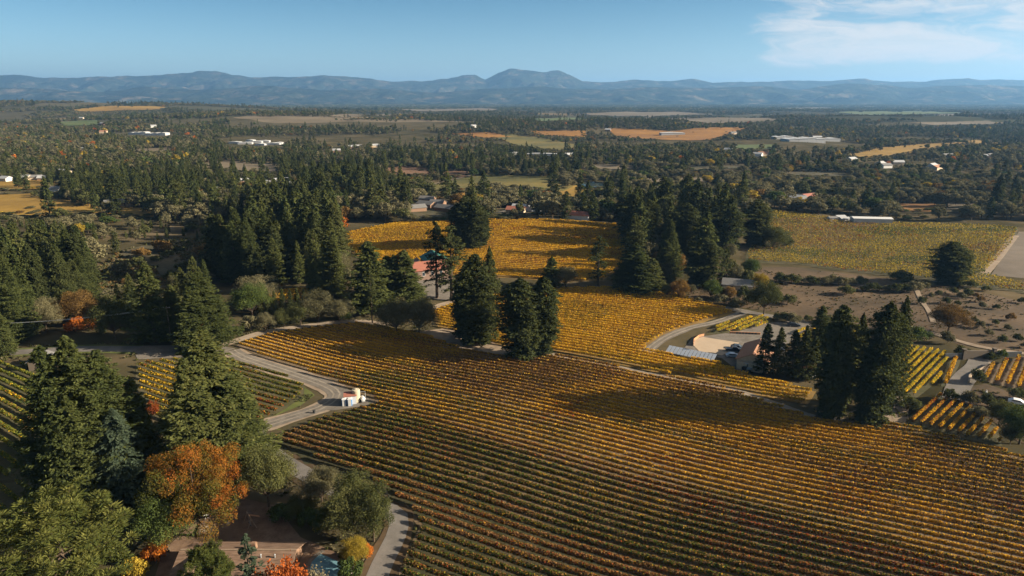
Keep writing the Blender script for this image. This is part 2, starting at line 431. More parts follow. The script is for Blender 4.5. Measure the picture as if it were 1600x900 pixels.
# ------------------------------------------------------------------ ground, mountains
def build_ground():
    xp = [0.0]; s = 5.0
    while xp[-1] < 27000:
        if xp[-1] > 350: s *= 1.06
        xp.append(xp[-1]+s)
    xs = np.array([-v for v in xp[:0:-1]]+xp)
    ys = [-150.0]; s = 4.5
    while ys[-1] < 25500:
        if ys[-1] > 600: s *= 1.035
        ys.append(ys[-1]+s)
    ys = np.array(ys)
    X, Y = np.meshgrid(xs, ys); Z = T(X, Y)
    nx, ny = len(xs), len(ys)
    V = np.stack([X, Y, Z], -1).reshape(-1, 3)
    i = np.arange(nx*ny).reshape(ny, nx)
    F = np.stack([i[:-1, :-1], i[:-1, 1:], i[1:, 1:], i[1:, :-1]], -1).reshape(-1, 4)
    me = bpy.data.meshes.new('ground'); me.from_pydata(V.tolist(), [], F.tolist()); me.materials.append(M['ground'])
    me.polygons.foreach_set('use_smooth', [True]*len(me.polygons)); me.update()
    tag(link('ground', me), kind='structure')
build_ground()

def range_mesh(name, prof, r0, w_in, w_out, nr, na, namp, seed, base=-14):
    px = np.array([p[0] for p in prof], float); py = np.array([p[1] for p in prof], float)
    a = np.linspace(-.93, .93, na)              # x/y ratio
    pxs = 800+FPX*a*1.0
    el = (152-np.interp(pxs, px, py))/FPX
    rr = np.concatenate([np.linspace(r0-w_in, r0, nr), np.linspace(r0, r0+w_out, nr//2)[1:]])
    A, RR = np.meshgrid(a, rr)
    H = (CAMH + el*r0/cP)[None, :]-base
    q = np.where(RR < r0, (RR-(r0-w_in))/w_in, 1-(RR-r0)/w_out); q = np.clip(q, 0, 1)
    X = A*RR; Y = RR
    n1 = fbm(X/1500, Y/1300, seed, 5); n2 = 1-np.abs(2*fbm(X/900+7, Y/1600, seed+3, 5)-1)
    shape = q**1.25*(1-np.clip(1-q, 0, .8)*(namp*2.6*(n2-.3)+namp*1.4*(n1-.2)))
    crest = 1+.17*(fbm(X/420, Y/420, seed+9, 5)-.5)
    n4 = 1-np.abs(2*fbm(X/520+3, Y/620, seed+21, 4)-1)
    Z = base + np.clip(H*shape*crest + H*.55*(n4-.62)*np.clip(q*(1-q)*4, 0, 1), -2, None)
    V = np.stack([X, Y, Z], -1).reshape(-1, 3); nrr = len(rr)
    i = np.arange(na*nrr).reshape(nrr, na)
    F = np.stack([i[:-1, :-1], i[:-1, 1:], i[1:, 1:], i[1:, :-1]], -1).reshape(-1, 4)
    me = bpy.data.meshes.new(name); me.from_pydata(V.tolist(), [], F.tolist()); me.materials.append(M['mountain'])
    me.polygons.foreach_set('use_smooth', [True]*len(me.polygons)); me.update()
    tag(link(name, me), kind='structure')
range_mesh('mountains', [(-300, 128), (0, 124), (30, 123), (55, 119), (80, 122), (100, 126), (150, 124), (200, 123), (260, 122), (300, 119), (335, 115), (360, 116), (385, 121), (410, 124), (450, 124), (500, 122), (520, 120), (550, 123), (600, 128), (640, 130), (665, 130), (690, 127), (705, 126), (725, 122), (745, 122), (760, 128), (780, 119), (797, 112), (815, 113), (835, 115), (850, 117), (870, 115), (885, 120), (905, 129), (930, 131), (960, 129), (985, 128), (1020, 130), (1050, 128), (1075, 127), (1100, 131), (1150, 131), (1200, 130), (1260, 129), (1300, 128), (1330, 126), (1350, 129), (1370, 131), (1420, 130), (1460, 125), (1480, 125), (1500, 128), (1530, 127), (1560, 128), (1600, 126), (1900, 124)], 15000, 4200, 3500, 60, 520, .7, 41)
range_mesh('hills', [(-300, 139), (0, 137), (100, 141), (180, 145), (250, 138), (330, 142), (420, 136), (520, 143), (600, 140), (680, 146), (760, 141), (850, 137), (940, 142), (1000, 137), (1080, 140), (1160, 136), (1230, 141), (1300, 133), (1400, 138), (1500, 134), (1600, 137), (1900, 135)], 11300, 2600, 2200, 44, 460, .8, 77)

# ------------------------------------------------------------------ vineyards
VROWS = 0
GREEN = np.array([.068, .085, .018]); GOLD = np.array([.70, .43, .03]); OCHRE = np.array([.54, .31, .035]); RED = np.array([.26, .06, .018]); BROWN = np.array([.21, .115, .045]); LIME = np.array([.27, .25, .035])
def lowf(x, y): return 1-sstep(104, 138, x*.456+y*.89+.10*(x*.89-y*.456))
def vine_tint(x, y, n, mode):
    a = fbm(x/26, y/17, 11, 4); b = fbm(x/14+9, y/10, 23, 3); c = fbm(x/50, y/40, 37, 3)
    r = rng.random(n)
    col = np.where((r < .6)[:, None], GOLD, OCHRE)
    g = sstep(.50, .66, a)*.55
    rd = sstep(.56, .72, b)*.4
    br = sstep(.52, .7, c)*.45
    if mode == 'main':
        U = x*.89-y*.456; Vv = x*.456+y*.89          # along and across the rows
        al = fbm(U/38, Vv/7, 91, 3); bl = fbm(U/55+4, Vv/4.5, 95, 3)
        low = lowf(x, y)                             # greener low part of the field
        col = np.where((r < .55)[:, None], np.array([.64, .37, .032]), np.array([.47, .26, .042]))
        g = np.clip(.35*sstep(.5, .68, al) + .88*low + .35*gauss(x, y, -45, 185, 40, 9) + .3*gauss(x, y, 52, 118, 18, 9) - .35*sstep(.55, .7, bl), 0, .9)
        rd = np.clip(.22*sstep(.58, .74, b) + .55*np.exp(-((Vv+.10*U-122-9*(al-.5))/4.5)**2)*sstep(-60, 10, U)*.9 + .4*low*sstep(.5, .66, bl), 0, .7)
        br = np.clip(.65*sstep(.46, .66, c) + .4*sstep(.5, .68, bl) + .4*low, 0, .75)
    if mode == 'main': col = col*(1-.35*low)[:, None]
    elif mode == 'gold': g = g*.45; rd *= .25; br *= .3
    elif mode == 'hill': g = g*.35; rd *= .7; br *= .6; col = np.where((r < .5)[:, None], GOLD*.92, OCHRE)
    elif mode == 'green':
        col = np.where((r < .05+.5*sstep(.58, .74, b))[:, None], GOLD, np.where((r < .62)[:, None], LIME*.8, GREEN*1.2)); g = np.full(n, .25); rd *= .2; br = br*.4
    elif mode == 'dark':
        gd = gauss(x, y, *DARKGOLD, 13, 16)
        col = np.where((r < .04+.6*gd)[:, None], GOLD*.9, np.where((r < .5)[:, None], LIME*.55, GREEN)); g = np.full(n, .2)*(1-gd); rd = np.clip(rd*.6+.45*sstep(.42, .62, c), 0, .65)*(1-.7*gd); br = np.clip(br*.6+.12, 0, .5)
    elif mode == 'lime': col = np.where((r < .55)[:, None], LIME*1.25, GOLD); g = g*.5; rd *= .1; br *= .1
    elif mode == 'orange': col = np.where((r < .5)[:, None], GOLD*.95, np.array([.33, .15, .035])); g = g*.25; br *= .3
    elif mode == 'olive': col = np.where((r < .5)[:, None], np.array([.40, .29, .04]), np.array([.25, .19, .045])); g = np.clip(g*.9+.12, 0, .7); rd *= .5
    q = rng.random(n)
    col = np.where((q < g)[:, None], GREEN*(.7+.9*rng.random(n))[:, None], col)
    q = rng.random(n); col = np.where((q < rd)[:, None], RED*(.7+.7*rng.random(n))[:, None], col)
    q = rng.random(n); col = np.where((q < br)[:, None], BROWN*(.7+.7*rng.random(n))[:, None], col)
    return col*(.82+.36*rng.random(n))[:, None]
def clip_row(p, d, P):
    """intervals of the line p+t*d inside polygon P"""
    ts = []
    for i in range(len(P)):
        a = np.array(P[i]); b = np.array(P[(i+1) % len(P)]); e = b-a
        den = d[0]*e[1]-d[1]*e[0]
        if abs(den) < 1e-9: continue
        w = a-p; t = (w[0]*e[1]-w[1]*e[0])/den; u = (w[0]*d[1]-w[1]*d[0])/den
        if 0 <= u < 1: ts.append(t)
    ts.sort(); return list(zip(ts[::2], ts[1::2]))
def row_geo(p, d, t0, t1, mode, hgt, wid, dens, size):
    Lr = t1-t0; mid = p+d*(t0+t1)/2
    xs = mid; D = max(90, math.hypot(*xs))
    nv = max(1, int(Lr/1.5))
    vig = np.clip(.84+.3*rng.random(nv)+.35*(fbm(p[0]/20+(t0+np.arange(nv)*1.5)*d[0]/9, p[1]/20+(t0+np.arange(nv)*1.5)*d[1]/9, 3, 2)-.5), .2, 1.25)
    vig[rng.random(nv) < .02] = .3
    if mode == 'main': dens *= 1+.5*float(lowf(p[0]+d[0]*(t0+t1)/2, p[1]+d[1]*(t0+t1)/2))
    n = int(Lr*dens)
    if n < 4: return None
    k = rng.integers(0, nv, n)
    keep = rng.random(n) < vig[k]; k = k[keep]; n = len(k)
    if n == 0: return None
    s = t0 + (k+.5)*Lr/nv + rng.normal(0, .55, n)
    s = np.clip(s, t0, t1)
    ang = rng.random(n)*2*np.pi; rad = np.sqrt(rng.random(n))
    lat = np.cos(ang)*rad*wid*(.6+.5*vig[k])*((1+.95*lowf(p[0]+d[0]*s, p[1]+d[1]*s)) if mode == 'main' else 1); up = hgt*.76 + np.sin(ang)*rad*hgt*.25*(.65+.45*vig[k])
    up = up*((1+.15*lowf(p[0]+d[0]*s, p[1]+d[1]*s)) if mode == 'main' else 1)
    x = p[0]+d[0]*s-d[1]*lat; y = p[1]+d[1]*s+d[0]*lat; z = T(x, y)+up
    C = np.stack([x, y, z], -1)
    nr = rng.normal(size=(n, 3)); nr[:, 2] += .5; nr /= np.linalg.norm(nr, axis=1)[:, None]
    u = np.cross(nr, rng.normal(size=(n, 3))); u /= np.linalg.norm(u, axis=1)[:, None]; v = np.cross(nr, u)
    sz = size*(.6+.8*rng.random(n))[:, None]
    Q = np.stack([C-u*sz*.5-v*sz*.35, C+u*sz*.45-v*sz*.5, C+u*sz*.55+v*sz*.4, C-u*sz*.4+v*sz*.5], 1)
    tint = vine_tint(x, y, n, mode)
    mi = np.zeros(n, int)
    sp = np.arange(t0, t1-.5, 5.0)                       # the trellis wire
    x0_ = p[0]+d[0]*sp; y0_ = p[1]+d[1]*sp; e_ = np.minimum(sp+5.0, t1); x1_ = p[0]+d[0]*e_; y1_ = p[1]+d[1]*e_
    A_ = np.stack([x0_, y0_, T(x0_, y0_)+hgt*.7], -1); B_ = np.stack([x1_, y1_, T(x1_, y1_)+hgt*.7], -1); up_ = np.array([0, 0, .03])
    Q = np.concatenate([Q, np.stack([A_, B_, B_+up_, A_+up_], 1)]); mi = np.concatenate([mi, np.ones(len(sp), int)]); tint = np.concatenate([tint, np.zeros((len(sp), 3))])
    if D < 230:                       # trellis posts and vine stems
        for stp, hh, ww in ((6.0, hgt+.15, .05), (1.5, hgt*.5, .035)):
            sp = np.arange(t0, t1, stp)
            xx = p[0]+d[0]*sp; yy = p[1]+d[1]*sp; zz = T(xx, yy)
            for ax in ((d[0], d[1]), (-d[1], d[0])):
                o_ = np.array([ax[0]*ww, ax[1]*ww, 0]); B = np.stack([xx, yy, zz-.05], -1); t_ = np.array([0, 0, hh+.05])
                q4 = np.stack([B-o_, B+o_, B+o_+t_, B-o_+t_], 1)
                Q = np.concatenate([Q, q4]); mi = np.concatenate([mi, np.ones(len(q4), int)]); tint = np.concatenate([tint, np.zeros((len(q4), 3))])
    return Q, tint, mi
FIELD_ROWS = []
DARKGOLD = tuple(G(245, 605)[:2])
def vineyard(pix, dirpix, spacing, mode, label, group, soil, hgt=1.45, wid=.28, dens0=1.0, stuff=False, off=.06, margin=2, name='vine_row', maxdens=56, world=None, sheetname='vineyard_soil', leafk=1.):
    P = world or gpoly(pix)
    sheet(sheetname, P, soil, off, wob=.6)
    CLEAR.append((P, margin))
    a = np.array(G(*dirpix[0])[:2]); b = np.array(G(*dirpix[1])[:2]); d = (b-a)/np.linalg.norm(b-a)
    nrm = np.array([-d[1], d[0]])
    pr = [np.dot(nrm, np.array(q)) for q in P]
    rows = []
    c = math.floor(min(pr)/spacing)*spacing
    while c < max(pr):
        c += spacing
        p = nrm*c
        for t0, t1 in clip_row(p, d, P):
            if t1-t0 < 3: continue
            t0 += 1.0; t1 -= 1.0
            t0 += rng.random()*.6
            mid = p+d*(t0+t1)/2
            D = max(95, math.hypot(mid[0], mid[1]))
            dens = min(maxdens, maxdens*(150/D)**1.15)*dens0
            size = .215*leafk*max(1, D/150)**.62
            g_ = row_geo(p, d, t0, t1, mode, hgt*(.94+.12*rng.random()), wid, dens, size)
            if g_ is None: continue
            if stuff: rows.append(g_)
            else:
                Q, ti, mi = g_
                base = Vector((float(mid[0]), float(mid[1]), float(T(mid[0], mid[1]))))
                me = quads_mesh(name, Q-np.array(base), [M['vine'], M['vinewood']], mi, None, ti)
                o = link(name, me, None, base); tag(o, label, 'vine row', group); FIELD_ROWS.append(o)
    if stuff and rows:
        Q = np.concatenate([r_[0] for r_ in rows]); ti = np.concatenate([r_[1] for r_ in rows]); mi = np.concatenate([r_[2] for r_ in rows])
        o = link(name, quads_mesh(name, Q, [M['vine'], M['vinewood']], mi, None, ti)); tag(o, label, 'vineyard', None, 'stuff')
    return P

vineyard([(366, 541), (420, 523), (500, 512), (560, 506), (605, 514), (660, 523), (720, 546), (790, 561), (868, 557), (1000, 584), (1130, 608), (1200, 632), (1290, 662), (1400, 664), (1500, 690), (1600, 716), (1720, 745), (1720, 960), (625, 960), (622, 880), (655, 826), (630, 790), (575, 752), (505, 722), (462, 708), (418, 690), (500, 657), (592, 631), (575, 622), (520, 598), (470, 579), (420, 562)],
         ((581, 636), (940, 726)), 2.2, 'main', 'gold, green and rust coloured vine row in the large foreground vineyard', 'vine rows of the large foreground vineyard', M['soil'], maxdens=96)
vineyard([(672, 487), (722, 470), (800, 457), (872, 452), (960, 450), (1060, 462), (1150, 489), (1110, 500), (1045, 522), (1008, 545), (1060, 560), (1100, 566), (1130, 572), (1180, 592), (1275, 612), (1262, 632), (1200, 622), (1130, 602), (1000, 577), (872, 549), (800, 545), (735, 530), (685, 512)],
         ((581, 636), (940, 726)), 2.5, 'gold', 'bright golden vine row on the slope between the redwood pair and the ranch house', 'vine rows of the golden slope by the ranch house', M['litter'], maxdens=120, wid=.46, leafk=.82)
vineyard([(540, 364), (620, 349), (700, 347), (800, 345), (900, 347), (965, 352), (982, 375), (978, 412), (942, 438), (870, 441), (800, 434), (735, 434), (655, 432), (600, 420), (560, 402), (540, 388)],
         ((600, 380), (900, 392)), 3.0, 'hill', 'amber vine row on the round hill field below the tall grove', 'vine rows of the amber hill field', M['litter'], maxdens=130, wid=.65, leafk=.8)
vineyard([(-90, 556), (0, 566), (40, 572), (78, 600), (90, 640), (80, 745), (-110, 760)], ((0, 568), (60, 592)), 3.0, 'green', 'green and yellow vine row in the left edge vineyard', 'vine rows of the left edge vineyard', M['soilgreen'], wid=.5, dens0=1.9)
vineyard([(-90, 765), (75, 748), (110, 760), (60, 830), (-110, 850)], ((0, 568), (60, 592)), 3.0, 'green', 'dull green vine row in the shaded plot at the far left', 'vine rows of the shaded left plot', M['soilgreen'], wid=.5)
vineyard([(213, 568), (320, 560), (366, 566), (440, 587), (478, 604), (474, 620), (440, 645), (400, 668), (250, 662), (215, 610)], ((228, 564), (308, 588)), 2.6, 'dark', 'dark green and rust vine row in the wedge beside the curving drive', 'vine rows of the dark wedge by the drive', M['soilgreen'], wid=.5, dens0=1.9)
vineyard([(1412, 541), (1480, 552), (1484, 566), (1465, 596), (1432, 622), (1384, 616), (1396, 575)], ((1387, 607), (1451, 546)), 1.9, 'lime', 'lime and gold vine row in the small block beside the tall right redwoods', 'vine rows of the small lime block', M['soilgreen'], wid=.4, dens0=1.9)
vineyard([(1470, 604), (1488, 557), (1502, 558), (1488, 606)], ((1476, 600), (1492, 560)), 2.6, 'orange', 'orange vine row along the driveway to the gate', 'vine rows along the gate driveway', M['soilgreen'], wid=.5, dens0=1.9)
vineyard([(1418, 661), (1464, 616), (1512, 634), (1556, 664), (1566, 698), (1500, 684)], ((1432, 663), (1475, 623)), 2.0, 'orange', 'short orange vine row in the plot between the garden and the big field', 'vine rows of the short orange plot', M['soilgreen'], wid=.34, dens0=1.9)
vineyard([(1523, 592), (1545, 573), (1602, 556), (1680, 566), (1680, 640), (1606, 614)], ((1558, 600), (1574, 566)), 2.6, 'orange', 'orange vine row in the plot behind the garden at the right edge', 'vine rows of the right edge plot', M['soil'], wid=.45, dens0=1.9)
vineyard([(1104, 522), (1130, 508), (1190, 494), (1204, 499), (1196, 512), (1150, 520)], ((1150, 518), (1195, 499)), 2.3, 'lime', 'yellow green vine row in the small plot above the riding arena', 'vine rows above the riding arena', M['soilgreen'], wid=.55)
vineyard([(1238, 522), (1262, 514), (1345, 520), (1340, 545), (1270, 548)], ((1262, 530), (1290, 516)), 2.8, 'lime', 'gold vine row behind the dark conical trees', 'vine rows behind the conical trees', M['soilgreen'], wid=.55)
vineyard([(362, 480), (364, 464), (482, 453), (500, 462), (480, 472)], ((370, 470), (470, 460)), 3.0, 'gold', 'yellow vine row behind the cypress hedge trees', 'vine rows behind the cypresses', M['soil'], wid=.6)
vineyard([(1165, 396), (1205, 330), (1290, 341), (1400, 350), (1592, 358), (1582, 382), (1540, 430), (1600, 446), (1680, 470), (1500, 447), (1440, 436), (1250, 414), (1165, 410)], ((1300, 380), (1500, 384)), 3.2, 'olive', 'olive gold vines covering the broad field in front of the white sheds', None, M['soilgreen'], wid=.85, hgt=1.9, maxdens=34, stuff=True, name='vineyard_rows')

sheet('vineyard_cover_crop_painted_shade', gpoly([(428, 693), (470, 688), (600, 722), (760, 780), (930, 850), (1090, 960), (632, 960), (630, 880), (664, 824), (638, 790), (580, 754), (508, 726), (466, 711)]), M['covercrop_shade'], .11, wob=5)  # greenish cover; the rows' shade on the ground is put into its dark colour
# ------------------------------------------------------------------ roads, lots, fields
def gp(*pts): return [G(a, b) for a, b in pts]
def zone(pix, m_, name, off=.12, margin=0, wob=0, clear=True):
    P = gpoly(pix); sheet(name, P, m_, off, wob=wob)
    if clear: CLEAR.append((P, margin))
    return P
DRY = zone([(1110, 415), (1250, 418), (1440, 440), (1600, 472), (1700, 500), (1700, 580), (1600, 552), (1500, 540), (1440, 512), (1330, 512), (1260, 498), (1200, 486), (1150, 480), (1075, 462)], M['drygrass'], 'dry_field', .05, wob=2)
zone([(1548, 430), (1592, 362), (1720, 362), (1720, 450)], M['f_grey'], 'bare_field', .05)
SCRUB = zone([(140, 430), (190, 392), (260, 375), (380, 372), (395, 400), (330, 430), (250, 450), (180, 470), (150, 480)], M['scrub'], 'scrub_meadow', .05, wob=2)
zone([(205, 541), (290, 540), (330, 538), (368, 545), (330, 557), (215, 562)], M['gravel'], 'gravel_lot', .10)
zone([(476, 606), (486, 612), (492, 618), (470, 634), (440, 646), (415, 658), (445, 640), (474, 620)], M['verge'], 'grass_verge', .10)
zone([(512, 601), (540, 607), (590, 629), (575, 634), (520, 642), (498, 640), (520, 622)], M['gravel'], 'gravel_pad', .11)
VERGE = []
drive = gp((362, 548), (380, 559), (440, 579), (492, 596), (522, 610), (524, 622), (500, 638), (450, 654), (404, 668))
strip('dirt_verge', drive, 7.4, M['dirt'], .10)
strip('gravel_road', drive, 5.0, M['gravel'], .14)
for l_ in (-.85, .85):
    strip('wheel_track', drive, .55, M['rut'], .155, lat=l_)
    strip('wheel_track', gp((330, 545), (365, 534), (420, 518), (500, 507), (560, 502), (605, 508)), .6, M['rut'], .145, lat=l_)
    strip('wheel_track', gp((862, 555), (940, 570), (1000, 582), (1130, 606), (1200, 628), (1270, 652)), .6, M['rut'], .12, lat=l_)
    strip('wheel_track', gp((1010, 550), (1040, 528), (1080, 512), (1120, 503), (1165, 487)), .6, M['rut'], .13, lat=l_)
strip('dirt_track', gp((330, 545), (365, 534), (420, 518), (500, 507), (560, 502), (605, 508)), 3.5, M['dirt'], .12)
strip('dirt_track', gp((660, 492), (690, 477), (730, 466)), 4, M['dirt'], .12)
strip('dirt_verge', gp((404, 668), (405, 690), (440, 718), (490, 748), (545, 776), (590, 790), (622, 808), (618, 840), (598, 880), (575, 940)), 6.4, M['drygrass'], .10)
strip('paved_drive', gp((404, 668), (405, 690), (440, 718), (490, 748), (545, 776), (590, 790), (622, 808), (618, 840), (598, 880), (575, 940)), 4.0, M['asphalt'], .13)
strip('gravel_verge', gp((600, 790), (632, 806), (632, 838), (614, 880), (592, 940)), 2.8, M['dirt'], .09)
strip('dirt_verge', gp((-60, 556), (40, 550), (110, 546), (215, 546)), 8.0, M['verge'], .085)
strip('country_road', gp((-60, 556), (40, 550), (110, 546), (215, 546)), 5.0, M['asphalt'], .12)
strip('farm_track', gp((862, 555), (940, 570), (1000, 582), (1130, 606), (1200, 628), (1270, 652)), 3.0, M['dirt'], .09)
strip('farm_track', gp((1010, 550), (1040, 528), (1080, 512), (1120, 503), (1165, 487)), 3.6, M['gravel'], .1)
strip('farm_track', gp((1062, 462), (1110, 476), (1165, 487), (1210, 495)), 4.0, M['gravel'], .13)
strip('dirt_path', gp((1470, 440), (1440, 442), (1432, 450), (1440, 470), (1452, 488), (1458, 504)), 1.9, M['dirt'], .2)
strip('dirt_path', gp((1420, 510), (1470, 525), (1530, 542), (1600, 553), (1700, 566)), 2.4, M['dirt'], .2)
strip('dirt_path', gp((1270, 440), (1340, 446), (1400, 450), (1432, 448)), 2.2, M['dirt'], .15)
strip('field_road', gp((1536, 430), (1560, 402), (1586, 368)), 4, M['dirt'], .15)
strip('paved_drive', gp((1492, 625), (1498, 604), (1512, 586), (1528, 572), (1532, 560)), 6.0, M['asphalt'], .14)
zone([(1066, 548), (1082, 528), (1155, 518), (1195, 505), (1255, 500), (1270, 508), (1235, 535), (1210, 548), (1190, 575), (1160, 585), (1128, 560)], M['gravel'], 'ranch_yard', .10)
zone([(1083, 540), (1086, 530), (1098, 527), (1155, 536), (1150, 545), (1128, 556), (1092, 549)], M['sand'], 'sand_arena', .17)
zone([(1475, 606), (1498, 610), (1500, 606), (1540, 600), (1600, 620), (1680, 645), (1680, 720), (1590, 690), (1560, 664), (1512, 634)], M['drygrass'], 'garden_ground', .08)
zone([(1290, 655), (1340, 640), (1395, 640), (1420, 640), (1415, 660), (1340, 668)], M['dirt'], 'bare_earth', .07, clear=False)
zone([(1384, 620), (1410, 620), (1420, 655), (1395, 655)], M['dirt'], 'bare_earth', .11, clear=False)
zone([(640, 520), (720, 510), (790, 545), (870, 553), (850, 563), (760, 566), (690, 548)], M['dirt'], 'bare_earth', .10, clear=False)
zone([(255, 860), (300, 820), (385, 780), (430, 790), (470, 840), (540, 870), (540, 940), (230, 940)], M['yard'], 'yard', .06)
# far fields
FAR = [
 ([(-40, 282), (95, 281), (96, 289), (60, 296), (-40, 300)], 'f_gold'), ([(-40, 306), (50, 303), (112, 314), (240, 326), (242, 341), (150, 333), (60, 338), (-40, 332)], 'f_gold'),
 ([(150, 320), (242, 327), (242, 340), (170, 335)], 'f_gold'),
 ([(655, 293), (720, 279), (760, 272), (870, 277), (895, 292), (880, 299), (770, 291), (700, 301)], 'f_olive'), ([(596, 263), (640, 260), (740, 269), (730, 277), (620, 274)], 'f_brown'),
 ([(762, 212), (800, 210), (870, 220), (912, 229), (880, 236), (850, 233), (790, 221)], 'f_olive'), ([(700, 209), (768, 207), (800, 214), (760, 216)], 'f_orange'),
 ([(826, 204), (915, 205), (915, 214), (850, 212)], 'f_orange'), ([(950, 200), (1050, 205), (1172, 199), (1150, 206), (1110, 219), (1040, 219), (960, 212)], 'f_orange'),
 ([(1284, 239), (1340, 240), (1400, 229), (1525, 219), (1565, 224), (1480, 228), (1420, 240), (1350, 247)], 'f_gold'), ([(1000, 279), (1130, 278), (1165, 285), (1020, 285)], 'f_tan'),
 ([(1390, 318), (1460, 319), (1462, 331), (1400, 330)], 'f_orange'), ([(1480, 316), (1520, 318), (1516, 328), (1480, 328)], 'f_tan'), ([(315, 255), (360, 251), (438, 257), (440, 271), (380, 269), (325, 264)], 'f_tan'),
 ([(205, 233), (262, 231), (290, 236), (215, 239)], 'f_tan'), ([(112, 172), (180, 166), (258, 167), (250, 171), (140, 175)], 'f_gold'), ([(85, 190), (150, 188), (152, 196), (100, 197)], 'f_green'), ([(620, 171), (760, 169), (800, 172), (660, 174)], 'f_tan'), ([(900, 178), (1060, 175), (1120, 179), (960, 182)], 'f_tan'), ([(1040, 188), (1160, 184), (1220, 188), (1100, 193)], 'f_tan'), ([(1300, 176), (1450, 173), (1500, 177), (1360, 180)], 'f_green'), ([(1180, 170), (1280, 168), (1330, 170), (1230, 172)], 'f_tan'), ([(820, 186), (900, 184), (930, 187), (850, 190)], 'f_green'), ([(500, 180), (600, 178), (640, 181), (540, 184)], 'f_tan'), ([(1420, 192), (1540, 189), (1580, 193), (1460, 196)], 'f_tan'),
 ([(880, 262), (940, 257), (1010, 262), (960, 268)], 'f_tan'), ([(1140, 226), (1210, 226), (1205, 233), (1150, 233)], 'f_green'),
  ([(1060, 262), (1160, 258), (1200, 264), (1080, 268)], 'scrub'), ([(1220, 268), (1320, 270), (1340, 277), (1230, 276)], 'scrub'), ([(860, 296), (900, 290), (935, 300), (900, 309), (868, 306)], 'f_gold'),
 ([(640, 312), (715, 312), (715, 340), (630, 342)], 'scrub'), ([(765, 325), (850, 327), (840, 338), (770, 338)], 'scrub')]
for pts, k in FAR:
    D_ = G(*pts[0]).length
    zone(pts, M[k], {'f_gold': 'gold_field', 'f_olive': 'olive_field', 'f_orange': 'orange_field', 'f_tan': 'tan_field', 'f_brown': 'brown_field', 'f_green': 'green_field', 'f_grey': 'bare_field', 'scrub': 'rough_meadow'}[k], min(1.5, .1+D_/2500), -1, wob=D_/260)
zone([(905, 291), (920, 285), (950, 287), (958, 291), (930, 294)], M['water'], 'pond', .9, 2)
zone([(1000, 294), (1012, 292), (1016, 295), (1004, 297)], M['water'], 'pond', .9, 2)
zone([(1288, 342), (1330, 339), (1396, 345), (1360, 355), (1300, 349)], M['gravel'], 'shed_yard', .35)
strip('field_road', gp((660, 293), (700, 284), (750, 272)), 5, M['f_tan'], 1.0)
strip('field_road', gp((770, 336), (800, 328), (850, 326)), 4, M['gravel'], .6)

# ------------------------------------------------------------------ tree prototypes (numpy quads)
def rot_leaf(C, nr, L1, W1, jit, r):
    """quads centred at C with normal nr"""
    n = len(C); nr = nr/np.linalg.norm(nr, axis=1)[:, None]
    a = r.normal(size=(n, 3)); u = np.cross(nr, a); u /= np.linalg.norm(u, axis=1)[:, None]; v = np.cross(nr, u)
    return leaf_uv(C, u, v, L1, W1, r)
def leaf_uv(C, u, v, L1, W1, r):
    n = len(C); L1 = np.broadcast_to(L1, (n,))[:, None]*(.65+.7*r.random((n, 1))); W1 = np.broadcast_to(W1, (n,))[:, None]*(.65+.7*r.random((n, 1)))
    j = lambda: .75+.5*r.random((n, 1))
    return np.stack([C-u*L1*.5*j(), C-v*W1*.5*j()+u*L1*.05, C+u*L1*.5*j(), C+v*W1*.5*j()-u*L1*.05], 1)
def tube_q(pts, rads, n=6):
    pts = np.asarray(pts, float); out_ = []
    rings = []
    for i, p in enumerate(pts):
        d = pts[min(i+1, len(pts)-1)]-pts[max(i-1, 0)]; d = d/(np.linalg.norm(d)+1e-9)
        u = np.cross(d, [0, 0, 1] if abs(d[2]) < .9 else [1, 0, 0]); u /= np.linalg.norm(u); w = np.cross(d, u)
        th = np.arange(n)*2*np.pi/n
        rings.append(p+rads[i]*(np.cos(th)[:, None]*u+np.sin(th)[:, None]*w))
    for a, b in zip(rings[:-1], rings[1:]): out_.append(np.stack([a, np.roll(a, -1, 0), np.roll(b, -1, 0), b], 1))
    return np.concatenate(out_)
